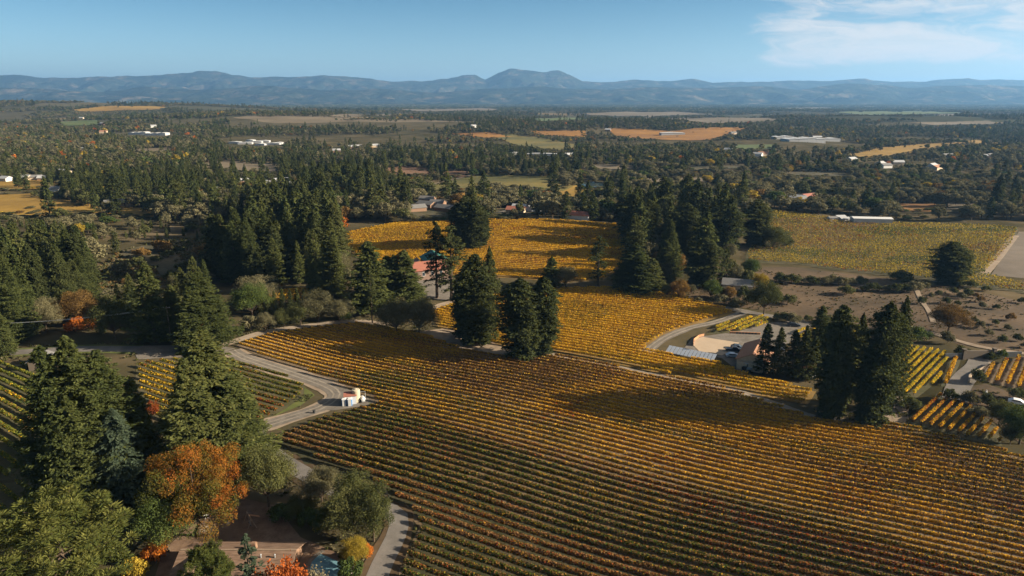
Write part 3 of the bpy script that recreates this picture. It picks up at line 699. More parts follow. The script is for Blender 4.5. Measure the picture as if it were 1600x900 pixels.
def conifer(seed, H=30., Rm=5., nb=260, ns=26, leaf=.95, base=.08, kind='redwood', gap=0., tops=1):
    r = np.random.default_rng(seed); Qs = []; val = []
    trunks = [tube_q([(0, 0, -.5), (0, 0, H*.4), (r.normal()*.15, r.normal()*.15, H*.97)], [H*.016, H*.010, .04], 7)]
    spires = [(0., 0., 1.0, 1.0)]
    for k in range(tops-1):
        a = r.random()*6.28; spires.append((math.cos(a)*Rm*.42, math.sin(a)*Rm*.42, .68+.22*r.random(), .62))
        trunks.append(tube_q([(0, 0, H*.1), (spires[-1][0]*.8, spires[-1][1]*.8, H*.35), (spires[-1][0], spires[-1][1], H*spires[-1][2]*.97)], [H*.01, H*.008, .03], 5))
    for sx, sy, hs, rs in spires:
        nbb = int(nb*(1 if hs == 1 else .6))
        t = base+(1-base)*r.random(nbb)**.9
        if kind == 'redwood': pr = np.clip(1-t**3, 0, 1)**.85*np.clip(.6+t*1.3, 0, 1)
        elif kind == 'fir': pr = np.clip((1.01-t), 0, 1)**.62*np.clip(.8+t, 0, 1)
        elif kind == 'column': pr = np.clip(1-t**7, 0, 1)**.7*np.clip(.55+t*1.2, 0, 1)*(.9+.12*np.sin(t*17+seed))
        else: pr = np.clip((1-t), 0, 1)**.75
        lobes = 1+.25*np.sin(3*(np.arange(nbb)*2.399)+seed)
        Rb = Rm*rs*pr*(.66+.4*r.random(nbb))*lobes
        az = np.arange(nbb)*2.39996+r.random(nbb)*.6
        if gap > 0:
            hole = fbm(t*9, az % 6.283, seed, 2); Rb = np.where(hole < gap, Rb*.25, Rb)
        dr = {'redwood': -.22, 'fir': -.08, 'cedar': -.3, 'column': -.1}.get(kind, -.15)
        dirx, diry = np.cos(az), np.sin(az)
        for i in range(nbb):
            m_ = max(4, int(ns*(.3+.7*Rb[i]/Rm)))
            s = .12+.88*r.random(m_)**.6
            lat = r.normal(size=m_)*.15*Rb[i]*(1.2-.6*s)
            zz = t[i]*H*hs+Rb[i]*(dr*s+(.22*s*(1-s) if kind != 'fir' else .12*s*s))+r.normal(size=m_)*.35*leaf
            C = np.stack([sx+dirx[i]*Rb[i]*s-diry[i]*lat, sy+diry[i]*Rb[i]*s+dirx[i]*lat, zz], -1)
            u = np.stack([dirx[i]-diry[i]*r.normal(size=m_)*.6, diry[i]+dirx[i]*r.normal(size=m_)*.6, dr+r.normal(size=m_)*.35-.1], -1)
            u /= np.linalg.norm(u, axis=1)[:, None]
            upn = np.stack([r.normal(size=m_)*.55, r.normal(size=m_)*.55, np.ones(m_)], -1)
            v = np.cross(upn, u); v /= np.linalg.norm(v, axis=1)[:, None]
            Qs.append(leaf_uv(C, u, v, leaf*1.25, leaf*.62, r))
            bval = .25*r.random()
            val.append(np.clip(.15+.35*r.random(m_)+.25*s+bval, 0, 1))  # tone partly random, lighter towards the bough ends
    # leader tuft
    return np.concatenate(trunks), np.concatenate(Qs), np.concatenate(val)
def broadleaf(seed, H=11., Rm=5., nc=34, nl=150, leaf=.5, base=.16, squash=1., cl=.30, limbs=True, hollow=.35, lumps=.3, clumpcol=.4):
    r = np.random.default_rng(seed); Q = []; val = []; tr = [tube_q([(0, 0, -.4), (.1, 0, H*.18), (r.normal()*.2, r.normal()*.2, H*.5)], [H*.028, H*.02, H*.01], 7)]
    cz = H*(base+1)/2; rz = H*(1-base)/2
    k = 0
    cs = []
    while len(cs) < nc:
        d = r.normal(size=3); d /= np.linalg.norm(d)
        rad = (hollow+(1-hollow)*r.random()**.45)
        p = d*rad*(1-cl*.75)*(1+lumps*(r.random()-.5)*1.3)
        if d[2] < -.55: continue
        cs.append(np.array([p[0]*Rm, p[1]*Rm, cz+p[2]*rz*squash]))
    for c in cs:
        rc = Rm*cl*(.65+.7*r.random()); m_ = int(nl*(rc/(Rm*cl))**1.6)
        d = r.normal(size=(m_, 3)); d[:, 2] += .25; d /= np.linalg.norm(d, axis=1)[:, None]
        rr = rc*(.55+.5*r.random(m_))[:, None]
        wob = (.8+.4*vnoise(d[:, 0]*2+seed, d[:, 1]*2+d[:, 2]*1.7, seed))[:, None]
        C = c+d*rr*wob*np.array([1, 1, .85])
        nr = d+r.normal(size=(m_, 3))*.55
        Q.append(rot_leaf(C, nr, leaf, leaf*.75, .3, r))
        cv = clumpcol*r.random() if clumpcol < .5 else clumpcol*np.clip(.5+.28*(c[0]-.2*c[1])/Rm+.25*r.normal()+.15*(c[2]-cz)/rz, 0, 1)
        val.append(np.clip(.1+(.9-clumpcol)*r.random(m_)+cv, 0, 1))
        if limbs and r.random() < .5: tr.append(tube_q([(0, 0, H*.2), (c*np.array([.5, .5, 0])+np.array([0, 0, (c[2]+H*.2)*.5])), c], [H*.012, H*.008, .03], 4))
    return np.concatenate(tr), np.concatenate(Q), np.concatenate(val)
def pine(seed, H=20., Rm=9., nbr=60, nt=8, nn=150, leaf=.36):
    """round topped pine: tufts of needles at the ends of rising limbs"""
    r = np.random.default_rng(seed); Q = []; val = []; tr = [tube_q([(0, 0, -.5), (.3, 0, H*.45), (.2, .3, H*.9)], [H*.02, H*.014, .06], 7)]
    for b in range(nbr):
        t = .22+.76*(b+r.random())/nbr; az = b*2.4+r.random(); Rb = Rm*(1-t)**.42*np.clip(.35+t*1.2, 0, 1)*(.6+.5*r.random())
        e = np.array([math.cos(az)*Rb, math.sin(az)*Rb, t*H+Rb*.18]); s0 = np.array([.2, .1, t*H*.93])
        tr.append(tube_q([s0, (s0+e)/2-[0, 0, Rb*.05], e], [.12, .08, .03], 4))
        for k in range(nt):
            f = .3+.75*r.random()**.7; c = s0+(e-s0)*f+r.normal(size=3)*np.array([.9, .9, .7])*Rm*.07; rc = Rm*.085*(.7+.7*r.random())
            d = r.normal(size=(nn, 3)); d[:, 2] += .45; d /= np.linalg.norm(d, axis=1)[:, None]
            C = c+d*rc*(.45+.55*r.random((nn, 1)))
            sd = np.cross(d, r.normal(size=(nn, 3))); sd /= np.linalg.norm(sd, axis=1)[:, None]
            Q.append(leaf_uv(C, d, sd, leaf*1.3, leaf*.28, r)); val.append(np.clip(.05+.4*r.random(nn)+.4*r.random()+.22*d[:, 2], 0, 1))  # clump shading put into the tone: varied per tuft, lighter on top
    return np.concatenate(tr), np.concatenate(Q), np.concatenate(val)
def upright(seed, H=8., Rm=3., nst=26, nl=70, leaf=.4):
    """shrubby tree of rising leafy shoots"""
    r = np.random.default_rng(seed); Q = []; val = []; tr = [tube_q([(0, 0, -.3), (0, 0, H*.3)], [H*.02, H*.012], 6)]
    for k in range(nst):
        az = r.random()*6.28; rr = Rm*r.random()**.6; h = H*(.55+.45*r.random())*(1-.35*rr/Rm)
        p0 = np.array([0, 0, H*.12]); p1 = np.array([math.cos(az)*rr, math.sin(az)*rr, h])
        tr.append(tube_q([p0, (p0+p1)/2+[0, 0, -.3], p1], [.06, .04, .01], 4))
        s = r.random(nl)**.6; C = p0+(p1-p0)*s[:, None]+r.normal(size=(nl, 3))*(.12+.10*(1-s[:, None]))*Rm*.7
        nr = r.normal(size=(nl, 3))+np.array([0, 0, .3]); Q.append(rot_leaf(C, nr, leaf, leaf*.6, .3, r)); val.append(np.clip(.15+.5*r.random(nl)+.35*r.random(), 0, 1))
    return np.concatenate(tr), np.concatenate(Q), np.concatenate(val)

class Proto:
    def __init__(s, tqv, H, Rm, leafmat, bark='bark', name='tree', joined=False):
        t, q, v = tqv
        s.H, s.R = H, float(np.percentile(np.hypot(q[:, :, 0], q[:, :, 1]), 96))
        if joined:
            s.mesh = quads_mesh(name, np.concatenate([q, t]), [M[leafmat], M[bark]], np.concatenate([np.zeros(len(q)), np.ones(len(t))]), np.concatenate([v, np.zeros(len(t))]))
        else:
            s.trunk = quads_mesh('trunk', t, [M[bark]]); s.crown = quads_mesh('crown', q, [M[leafmat]], None, v)
def remat(p, leafmat):
    n = object.__new__(Proto); n.H, n.R = p.H, p.R
    for k in ('mesh', 'trunk', 'crown'):
        if hasattr(p, k):
            me = getattr(p, k)
            if k != 'trunk': me = me.copy(); me.materials[0] = M[leafmat]
            setattr(n, k, me)
    return n
HERO = {}
HERO['redwood'] = [Proto(conifer(s, 34, 6.2, 520, 52, .62, .05, 'redwood', .3, tops), 34, 6.5, 'redwood') for s, tops in ((1, 1), (2, 2), (3, 3))]
HERO['fir'] = [Proto(conifer(s, 30, 6, 460, 50, .6, .05, 'fir', .25), 30, 6, 'conifer') for s in (11, 12)]
HERO['bigfir'] = [Proto(conifer(s, 36, 7.2, 700, 105, .42, .03, k, .3, tp), 36, 7.5, 'conifer') for s, k, tp in ((21, 'fir', 2), (22, 'fir', 1), (23, 'fir', 3))]
HERO['cedar'] = [Proto(conifer(31, 22, 6.5, 360, 70, .5, .02, 'cedar', .35), 22, 6.5, 'cedar')]
HERO['sparse'] = [Proto(conifer(s, 30, 4, 170, 40, .6, .14, 'column', .42), 30, 4, 'redwood') for s in (41, 42)]
HERO['column'] = [Proto(conifer(s, 30, 6, 620, 52, .6, .03, 'column', .15, tp), 30, 6, 'redwood') for s, tp in ((51, 2), (52, 3))]
HERO['cone'] = [Proto(conifer(s, 12, 3, 300, 34, .36, .03, 'fir', .1), 12, 3, 'redwood') for s in (61, 62)]
HERO['pine'] = [Proto(pine(71), 20, 9, 'pine')]
HERO['sapling'] = [Proto(conifer(81, 16, 2.6, 110, 26, .5, .12, 'fir', .3), 16, 2.6, 'cedar')]
HERO['oak'] = [Proto(broadleaf(s, 11, 6, 64, 380, .25, lumps=.5), 11, 6, 'oak') for s in (91, 92, 93)]
HERO['maple'] = [Proto(broadleaf(101, 15, 8.5, 130, 520, .235, .02, cl=.2, lumps=.7, clumpcol=.65), 15, 8.5, 'autumn')]
HERO['green'] = [remat(p, 'green') for p in HERO['oak'][:2]]
HERO['olive'] = [remat(p, 'olive') for p in HERO['oak']]
HERO['yellow'] = [remat(HERO['oak'][1], 'yellow')]
HERO['orange'] = [remat(HERO['oak'][2], 'orange')]
HERO['rust'] = [remat(HERO['oak'][0], 'rust')]
HERO['reed'] = [Proto(upright(111, 8, 4, 40, 70, .4), 8, 4, 'reed')]
HERO['redshoot'] = [Proto(upright(112, 8, 4, 34, 110, .42), 8, 4, 'red')]
HERO['redtree'] = [remat(HERO['reed'][0], 'red')]
HERO['bush'] = [Proto(broadleaf(121, 3, 2.6, 22, 90, .3, .0, limbs=False), 3, 2.6, 'oak')]
HERO['bushgreen'] = [remat(HERO['bush'][0], 'green')]; HERO['bushyellow'] = [remat(HERO['bush'][0], 'yellow')]; HERO['bushorange'] = [remat(HERO['bush'][0], 'orange')]; HERO['busholive'] = [remat(HERO['bush'][0], 'olive')]; HERO['bushrust'] = [remat(HERO['bush'][0], 'rust')]

HEROPOS = []
def plant(kind, px, py, ptop, wpx, label, cat='tree', name=None, idx=None, group=None, rz=None, trunk=True):
    """a tree or shrub standing on the ground at a place of the photograph, of the height and width seen there"""
    p = G(px, py)
    H_ = max(.6, z_at(p.y, ptop)-p.z) ; dp = depth_of(p.x, p.y, p.z+H_*.4); W = wpx/2/FPX*dp
    prs = HERO[kind]; pr = prs[(idx if idx is not None else len(HEROPOS)) % len(prs)]
    nm = name or {'redwood': 'redwood_tree', 'fir': 'fir_tree', 'bigfir': 'fir_tree', 'cedar': 'cedar_tree', 'sparse': 'redwood_tree', 'column': 'redwood_tree', 'cone': 'conical_tree', 'pine': 'pine_tree', 'sapling': 'fir_sapling', 'oak': 'oak_tree', 'maple': 'maple_tree'}.get(kind, 'shrub' if kind.startswith('bush') else 'broadleaf_tree')
    o = thing(nm, label, cat, p, random.random()*6.28 if rz is None else rz, group)
    o.scale = (W/pr.R, W/pr.R, H_/pr.H)
    if kind.startswith('bush'):
        pass
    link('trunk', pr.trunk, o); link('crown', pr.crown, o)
    HEROPOS.append((p.x, p.y, W)); return o

# ------------------------------------------------------------------ trees one can point to
plant('pine', 112, 950, 783, 208, 'yellow green round topped pine tree at the lower left, largest pine in view')
plant('bigfir', 110, 790, 542, 108, 'dark dense fir tree at the far left of the foreground group beside the green vineyard', idx=0)
plant('bigfir', 148, 782, 527, 120, 'tall dark fir tree in the middle of the foreground left group', idx=2)
plant('bigfir', 188, 772, 549, 120, 'sunlit fir tree on the right side of the foreground left group', idx=1)
plant('bigfir', 226, 752, 590, 74, 'shorter sunlit fir tree beside the dark wedge vineyard and left of the maple', idx=0)
plant('cedar', 200, 790, 640, 120, 'blue green cedar tree with drooping boughs in front of the foreground firs')
plant('bigfir', 340, 742, 517, 146, 'tallest fir tree of the group behind the orange maple', idx=2)
plant('bigfir', 306, 738, 595, 84, 'shorter fir tree in front of the tallest fir behind the orange maple', idx=1)
plant('bigfir', 376, 742, 588, 92, 'olive green fir tree on the right of the group behind the orange maple', idx=0)
plant('oak', 275, 700, 640, 44, 'small dark tree in the gap between the two foreground fir groups')
plant('yellow', 272, 690, 648, 26, 'small yellow leaved tree in the gap between the foreground fir groups')
plant('maple', 312, 838, 694, 146, 'big orange and green autumn maple tree above the house yard')
plant('green', 264, 862, 774, 92, 'rounded green broadleaf tree between the maple and the brown roofed house')
plant('oak', 420, 792, 702, 80, 'dark oak tree to the right of the orange maple')
plant('oak', 584, 846, 766, 70, 'dark oak tree beside the bend of the paved drive')
plant('oak', 545, 846, 772, 80, 'wide dark oak tree behind the swimming pool')
plant('oak', 556, 815, 742, 70, 'dark oak tree behind the pair of oaks near the drive bend')
plant('olive', 503, 785, 734, 62, 'pale grey green tree beside the straight part of the paved drive')
plant('green', 512, 835, 792, 46, 'yellowish green small tree among the dark oaks near the pool')
plant('bushyellow', 502, 832, 802, 26, 'round lime yellow shrub in front of the dark oaks', 'shrub')
plant('yellow', 556, 888, 842, 44, 'yellow leaved small tree by the drive right of the pool')
plant('bushorange', 574, 872, 850, 22, 'orange shrub beside the paved drive near the yellow tree', 'shrub')
plant('bushgreen', 548, 905, 872, 40, 'yellow green shrub at the bottom edge beside the drive', 'shrub')
plant('oak', 470, 806, 782, 56, 'low dark hedge like tree at the edge of the yard', )
plant('bushgreen', 440, 812, 790, 44, 'green shrub beside the bare yard', 'shrub')
plant('bushgreen', 482, 822, 796, 40, 'green shrub between the yard hedge tree and the lime shrub', 'shrub')
plant('bushorange', 243, 880, 846, 36, 'bright orange red shrub to the left of the brown roofed house', 'shrub')
plant('bushyellow', 214, 905, 872, 36, 'yellow green shrub beside the big pine', 'shrub')
plant('pine', 338, 985, 856, 84, 'feathery green pine tree in front of the brown roof')
plant('sapling', 396, 945, 836, 44, 'thin bare fir sapling standing before the brown roof')
plant('redshoot', 446, 958, 852, 76, 'orange red leaved tree at the bottom edge in front of the roof')
plant('reed', 496, 948, 880, 44, 'pale straw coloured leafy shrub beside the pool', 'shrub')
plant('redtree', 240, 650, 622, 20, 'small reddish tree at the edge of the dark wedge vineyard')
plant('bushyellow', 268, 668, 650, 26, 'yellow shrub between the fir groups below the wedge vineyard', 'shrub')
# middle distance, left
plant('bigfir', 322, 540, 428, 84, 'large dense green fir beside the gravel lot and the road fork', idx=2)
plant('rust', 316, 545, 500, 26, 'rust leaved tree at the edge of the gravel lot')
plant('fir', 243, 534, 412, 62, 'dark fir tree behind the gravel lot, left of the large dense fir')
plant('fir', 276, 530, 446, 50, 'smaller dark fir tree between two larger firs behind the gravel lot')
plant('oak', 180, 530, 468, 64, 'wide shady oak tree behind the country road')
plant('rust', 127, 506, 454, 62, 'round rusty brown tree left of the scrub meadow')
plant('bushorange', 120, 518, 498, 34, 'orange shrub under the round rusty tree', 'shrub')
plant('bushorange', 142, 517, 500, 30, 'second orange shrub under the round rusty tree, nearer the oak', 'shrub')
plant('reed', 182, 472, 448, 34, 'pale grey leafless tree at the lower edge of the scrub meadow')
plant('fir', 10, 556, 486, 34, 'narrow fir tree at the left edge beside the country road')
for i, (a, b, c) in enumerate([(408, 494, 458), (420, 493, 452), (431, 492, 455), (443, 490, 450), (455, 489, 452), (466, 488, 450), (477, 486, 451)]):
    plant('cone', a, b, c, 12, 'slim dark cypress in the row in front of the yellow vine strip', 'tree', 'cypress_tree', group='cypress row in front of the yellow strip')
plant('olive', 415, 517, 490, 30, 'small round tree standing alone at the bend of the dirt track')
plant('olive', 498, 502, 456, 56, 'grey green round tree right of the cypress row')
plant('olive', 530, 502, 468, 44, 'olive round tree beside the dirt track, next to the grey green round tree')
plant('oak', 470, 508, 474, 44, 'dark bushy tree in front of the cypress row')
plant('oak', 445, 510, 484, 34, 'low dark tree left of the bushy tree in front of the cypresses')
plant('fir', 580, 488, 378, 74, 'broad fir tree left of the building with green roof')
plant('fir', 634, 480, 392, 66, 'broad fir tree right in front of the red roofed building')
plant('fir', 608, 478, 400, 56, 'fir tree between the two broad firs by the building')
plant('sparse', 582, 505, 414, 20, 'dead looking bare conifer with a thin trunk beside the dirt track')
plant('olive', 655, 524, 468, 60, 'round olive tree with a bronze crown at the top of the large vineyard')
plant('olive', 620, 522, 470, 52, 'round olive tree next to the bronze crowned tree on the dirt track')
plant('oak', 604, 512, 474, 34, 'small dark round tree left of the two olive trees')
plant('bushgreen', 540, 500, 486, 22, 'low shrub on the dirt track edge', 'shrub')
plant('sparse', 683, 466, 346, 36, 'tall thin redwood, the left one of the ragged pair by the red building', idx=0)
plant('sparse', 706, 470, 352, 46, 'tall thin redwood with open boughs, the right one of the ragged pair', idx=1)
plant('column', 744, 540, 398, 60, 'large dark redwood of the centre group, broad crown', idx=1)
plant('redwood', 766, 536, 386, 36, 'slender redwood rising above the broad redwood of the centre group', idx=0)
plant('redwood', 730, 528, 410, 44, 'redwood on the left side of the centre group', idx=2)
plant('column', 812, 560, 436, 66, 'round topped dark redwood, left of the twin pair in mid field', idx=0)
plant('column', 849, 556, 433, 52, 'round topped dark redwood, right of the twin pair in mid field', idx=1)
plant('fir', 862, 450, 402, 34, 'small fir tree below the amber hill field')
plant('olive', 884, 450, 416, 36, 'pale olive tree beside the small fir below the hill field')
plant('sparse', 934, 446, 368, 30, 'thin conifer standing alone in front of the amber hill field')
for a, b, c, w in [(716, 384, 318, 34), (728, 386, 306, 36), (741, 388, 312, 36), (752, 386, 322, 30), (735, 380, 310, 30)]:
    plant('column', a, b, c, w, 'tall redwood of the tight grove in the amber hill field', group='redwood grove in the amber hill field')
# middle distance, right
plant('column', 985, 384, 302, 42, 'tall dark redwood at the right edge of the amber hill field')
plant('column', 1010, 386, 312, 40, 'dark redwood just right of the tallest one by the hill field')
plant('bigfir', 990, 455, 380, 62, 'broad dark fir below the amber hill field, right side')
plant('fir', 1018, 458, 404, 36, 'small fir next to the broad dark fir below the hill field')
plant('column', 1068, 402, 318, 60, 'massive dark redwood left of three behind the farm track')
plant('column', 1126, 390, 320, 60, 'massive dark redwood, middle of three behind the farm track')
plant('column', 1178, 384, 312, 46, 'massive dark redwood, right of three beside the olive field')
plant('oak', 1208, 390, 354, 46, 'dark oak at the corner of the olive gold field')
plant('oak', 1225, 388, 368, 26, 'low dark oak at the right end of the redwood trio')
plant('column', 1097, 447, 372, 52, 'dark columnar redwood in front of the massive trio')
plant('cone', 1131, 446, 386, 26, 'narrow dark conifer right beside the columnar redwood')
plant('rust', 1061, 432, 396, 20, 'rust red tree by the cottage left of the columnar redwood')
plant('oak', 1193, 492, 440, 50, 'tall rounded grey green tree at the end of the farm track')
plant('yellow', 1187, 455, 428, 26, 'yellowish tree top behind the tall rounded tree on the farm track')
plant('rust', 1060, 468, 438, 32, 'brownish round tree beside the farm track above the golden slope')
plant('olive', 1140, 404, 382, 24, 'pale green tree between the columnar redwood and the trio')
for a, b, c, w in [(1193, 584, 506, 34), (1214, 586, 513, 30), (1236, 590, 516, 30), (1252, 592, 510, 32), (1268, 592, 526, 28)]:
    plant('cone', a, b, c, w, 'dark conical tree in the row beside the ranch house', group='conical trees beside the ranch house')
plant('column', 1296, 648, 478, 62, 'big dark redwood on the left of the right hand redwood clump', idx=1)
plant('redwood', 1330, 630, 490, 36, 'redwood in the middle of the right hand redwood clump', idx=0)
plant('column', 1364, 664, 474, 62, 'big dark redwood on the right of the clump, nearest the large vineyard', idx=2)
plant('redwood', 1390, 640, 464, 42, 'slender pointed redwood at the back of the right hand clump', idx=0)
plant('fir', 1276, 560, 478, 40, 'fir tree behind the right hand clump near the conical trees')
plant('column', 1480, 442, 378, 56, 'lone dark dense tree at the edge of the olive gold field')
plant('rust', 1481, 519, 478, 58, 'lone rust brown round tree on the dry field')
for a, b, c, w, k, lb in [(1412, 530, 506, 40, 'bushgreen', 'long green shrub behind the small lime vineyard, left half'), (1436, 534, 514, 34, 'bushgreen', 'long green shrub behind the small lime vineyard, right half'), (1480, 536, 518, 20, 'busholive', 'small round shrub on the pale dirt path'),
    (1422, 638, 622, 36, 'bush', 'dark shrub at the top corner of the short orange plot'), (1484, 626, 608, 22, 'bush', 'dark shrub at the end of the gate driveway'), (1528, 598, 578, 22, 'bush', 'dark shrub by the curved pale wall'),
    (1516, 632, 612, 26, 'busholive', 'grey green shrub in the garden beside the stone circle'), (1542, 634, 614, 20, 'bush', 'small dark shrub in the garden centre'), (1562, 644, 626, 44, 'bush', 'large dark shrub in the garden by the parked white car'), (1530, 650, 636, 34, 'busholive', 'low shrub along the garden fence'),
    (1588, 624, 606, 26, 'bush', 'dark shrub beside the right edge vine plot'), (1505, 628, 616, 20, 'busholive', 'tiny grey shrub beside the driveway'), (1566, 560, 546, 14, 'bushgreen', 'small palm like shrub right of the gate'), (1550, 562, 552, 22, 'bush', 'dark low shrub right of the gate'), (1502, 556, 542, 24, 'bush', 'dark leafy shrub left of the gate')]:
    plant(k, a, b, c, w, lb, 'shrub')
plant('green', 1592, 694, 638, 62, 'bright green round tree at the right edge beside the big field')
plant('oak', 1560, 664, 628, 36, 'dark tree at the garden fence corner')
plant('oak', 1578, 694, 668, 30, 'shaded low tree below the bright green tree')
orch = [(1455, 462), (1466, 458), (1478, 470), (1490, 455), (1502, 462), (1512, 458), (1524, 462), (1532, 468), (1496, 474), (1535, 477), (1556, 480), (1508, 490), (1522, 500), (1555, 504), (1575, 512), (1590, 528), (1545, 520), (1530, 508), (1508, 505), (1578, 496), (1440, 470), (1565, 530), (1600, 540), (1596, 470)]
for a, b in orch:
    s = 8+random.random()*6
    plant(random.choice(['bush', 'busholive', 'bush', 'bushrust']), a, b+s*.4, b-s*.5, s*1.15, 'small round orchard tree dotted over the dry slope on the right', 'tree', 'orchard_tree', group='orchard trees on the dry slope')
hedge = [(1290, 440), (1300, 437), (1312, 441), (1330, 441), (1345, 440), (1400, 433), (1412, 434), (1420, 442), (1350, 452), (1365, 450), (1382, 452), (1398, 452), (1412, 452), (1425, 450), (1220, 436), (1236, 438), (1252, 440), (1270, 440), (1322, 455), (1170, 470), (1150, 476), (1122, 470), (1090, 470), (1212, 460), (1230, 470), (1440, 448), (1452, 444), (1516, 445), (1540, 452), (1240, 500), (1262, 498), (1295, 500), (1215, 496), (1228, 497)]
for a, b in hedge:
    s = 8+random.random()*9
    plant(random.choice(['bush', 'bush', 'busholive']), a, b+s*.35, b-s*.6, s*1.7, 'dark scrub bush along the old field boundary on the dry slope', 'shrub', 'scrub_bush', group='scrub bushes of the dry slope')
gard = [(1028, 405), (1040, 412), (1036, 430), (1048, 440), (1020, 425), (1145, 420), (1150, 436), (1165, 440), (1172, 425), (1110, 458), (1126, 460), (1140, 462), (1160, 462), (1178, 470), (1042, 458), (1030, 450), (1080, 455)]
for a, b in gard:
    s = 12+random.random()*14
    plant(random.choice(['oak', 'olive', 'bush', 'green', 'rust']), a, b+s*.4, b-s*.8, s*1.2, 'garden tree among the cottages between the golden slope and the redwood trio', 'tree', 'garden_tree', group='garden trees among the cottages')
mead = [(170, 430), (185, 422), (200, 440), (215, 412), (232, 424), (245, 405), (262, 398), (280, 390), (300, 402), (320, 392), (340, 385), (352, 400), (290, 418), (310, 424), (268, 430), (238, 444), (210, 455), (190, 460), (330, 412), (366, 392), (255, 386), (222, 396)]
for a, b in mead:
    s = 10+random.random()*12
    plant(random.choice(['bush', 'busholive', 'bush', 'bushrust']), a, b+s*.35, b-s*.5, s*1.6, 'scrub bush scattered in the rough meadow behind the country road', 'shrub', 'scrub_bush', group='scrub bushes of the rough meadow')

# ------------------------------------------------------------------ buildings
def gable_house(name, label, loc, rz, w, d, h, rh, wallm, roofm, cat='house', over=.5, windows=2, door=True, group=None, parts=True):
    o = thing(name, label, cat, loc, rz, group)
    b = MB(); b.add([(-w/2, -d/2, -.6), (w/2, -d/2, -.6), (w/2, d/2, -.6), (-w/2, d/2, -.6), (-w/2, -d/2, h), (w/2, -d/2, h), (w/2, d/2, h), (-w/2, d/2, h), (-w/2, 0, h+rh), (w/2, 0, h+rh)],
                    [(0, 1, 5, 4), (2, 3, 7, 6), (1, 2, 6, 9, 5), (3, 0, 4, 8, 7)])
    b.build('wall', M[wallm], o)
    t = .16; k = rh/(d/2); e = d/2+over; W = w/2+over
    prof = [(-e, h-k*over), (0, h+rh), (e, h-k*over), (e, h-k*over+t), (0, h+rh+t), (-e, h-k*over+t)]
    r_ = MB()
    P = [(-W, y, z+.01) for y, z in prof]+[(W, y, z+.01) for y, z in prof]; n = 6
    r_.add(P, [tuple(range(n-1, -1, -1)), tuple(range(n, 2*n))]+[(i, (i+1) % n, (i+1) % n+n, i+n) for i in range(n)])
    r_.build('roof', M[roofm], o)
    if parts:
        for s in (-1, 1):
            for i in range(windows):
                x = -w/2+w*(i+1)/(windows+1)
                f = MB().box(x-.65, x+.65, s*(d/2+.01)-.03, s*(d/2+.01)+.03, h*.38, h*.82).build('window', M['white'], o)
                MB().box(x-.55, x+.55, s*(d/2+.05)-.02, s*(d/2+.05)+.02, h*.42, h*.78).build('pane', M['glass'], f)
        if door: MB().box(-w/2-.05, -w/2+.02, -.5, .5, 0, 2.05).build('door', M['brownwall'], o)
    return o
def at(px, py, dz=0):
    p = G(px, py); return (p.x, p.y, p.z+dz)
# foreground house: ridge line seen at y=860
gz = G(350, 880).z
Yr = (CAMH-gz-4.9)/math.tan(math.atan((860-450)/FPX)+PITCH)
dpr = depth_of(0, Yr, gz+4.9); xa = (283-800)/FPX*dpr; xb = (462-800)/FPX*dpr
o = gable_house('house', 'brown shingle roofed house at the bottom edge below the orange maple', ((xa+xb)/2, Yr, gz), 0, xb-xa-1, 9.5, 2.9, 2.0, 'brownwall', 'brownroof', over=.7, windows=3)
wg = MB()
hh, rr = 2.9, 1.98
cx, cy = -(xb-xa)/2+3.2, -6.5
wl = [(cx-3.6, cy-6), (cx+3.6, cy-6), (cx+3.6, cy+4), (cx-3.6, cy+4)]
wg.add([(x, y, -.6) for x, y in wl]+[(x, y, hh) for x, y in wl]+[(cx, cy-6, hh+rr)], [(0, 1, 5, 8, 4), (1, 2, 6, 5), (3, 0, 4, 7)])
wg.build('wing', M['brownwall'], o)
rw = MB(); t = .16; e = 4.3; k = rr/3.6
pf = [(cx-e, hh-k*.7), (cx, hh+rr), (cx+e, hh-k*.7), (cx+e, hh-k*.7+t), (cx, hh+rr+t), (cx-e, hh-k*.7+t)]
rw.prism(pf, cy-6.8, cy+6.4); rw.build('wing_roof', M['brownroof'], o)
MB().box(2.0, 2.9, .6, 1.5, 4.0, 5.6).box(2.1, 2.8, .7, 1.4, 5.6, 5.8).build('chimney', M['brownwall'], o)
MB().box(-(xb-xa)/2-.1, (xb-xa)/2+.1, -.16, .16, 4.98, 5.12).build('ridge_cap', M['timber'], o)
for x in (-5, 4.5, 7): MB().lathe([(.12, 4.0), (.12, 5.0), (.2, 5.05), (.05, 5.2)], 10, (x, -1.4, 0)).build('vent_pipe', M['grey'], o)
MB().tube([(cx-4.5, cy-3, 2.2), (cx+4.2-8.8, cy-7.0, 2.2)], .09).build('gutter', M['white'], o)

# ranch house beside the arena
pr_ = Vector(at(1180, 566)); o = gable_house('ranch_house', 'tan ranch house with terracotta roof beside the sand arena', pr_, R(62), 15, 9, 3.1, 2.2, 'tanwall', 'tanroof', windows=3)
MB().box(-8.6, -7.9, -4.2, 4.2, 0, 2.6).build('porch', M['tanwall'], o)
MB().box(5.0, 9.0, -7.5, -4.6, 0, 3.4).box(4.8, 9.2, -7.7, -4.55, 3.4, 3.6).build('annexe', M['white'], o)
o = gable_house('shed', 'small cream shed under the conical trees', at(1262, 586), R(20), 5, 4, 2.4, 1, 'white', 'tanroof', 'shed', windows=1)
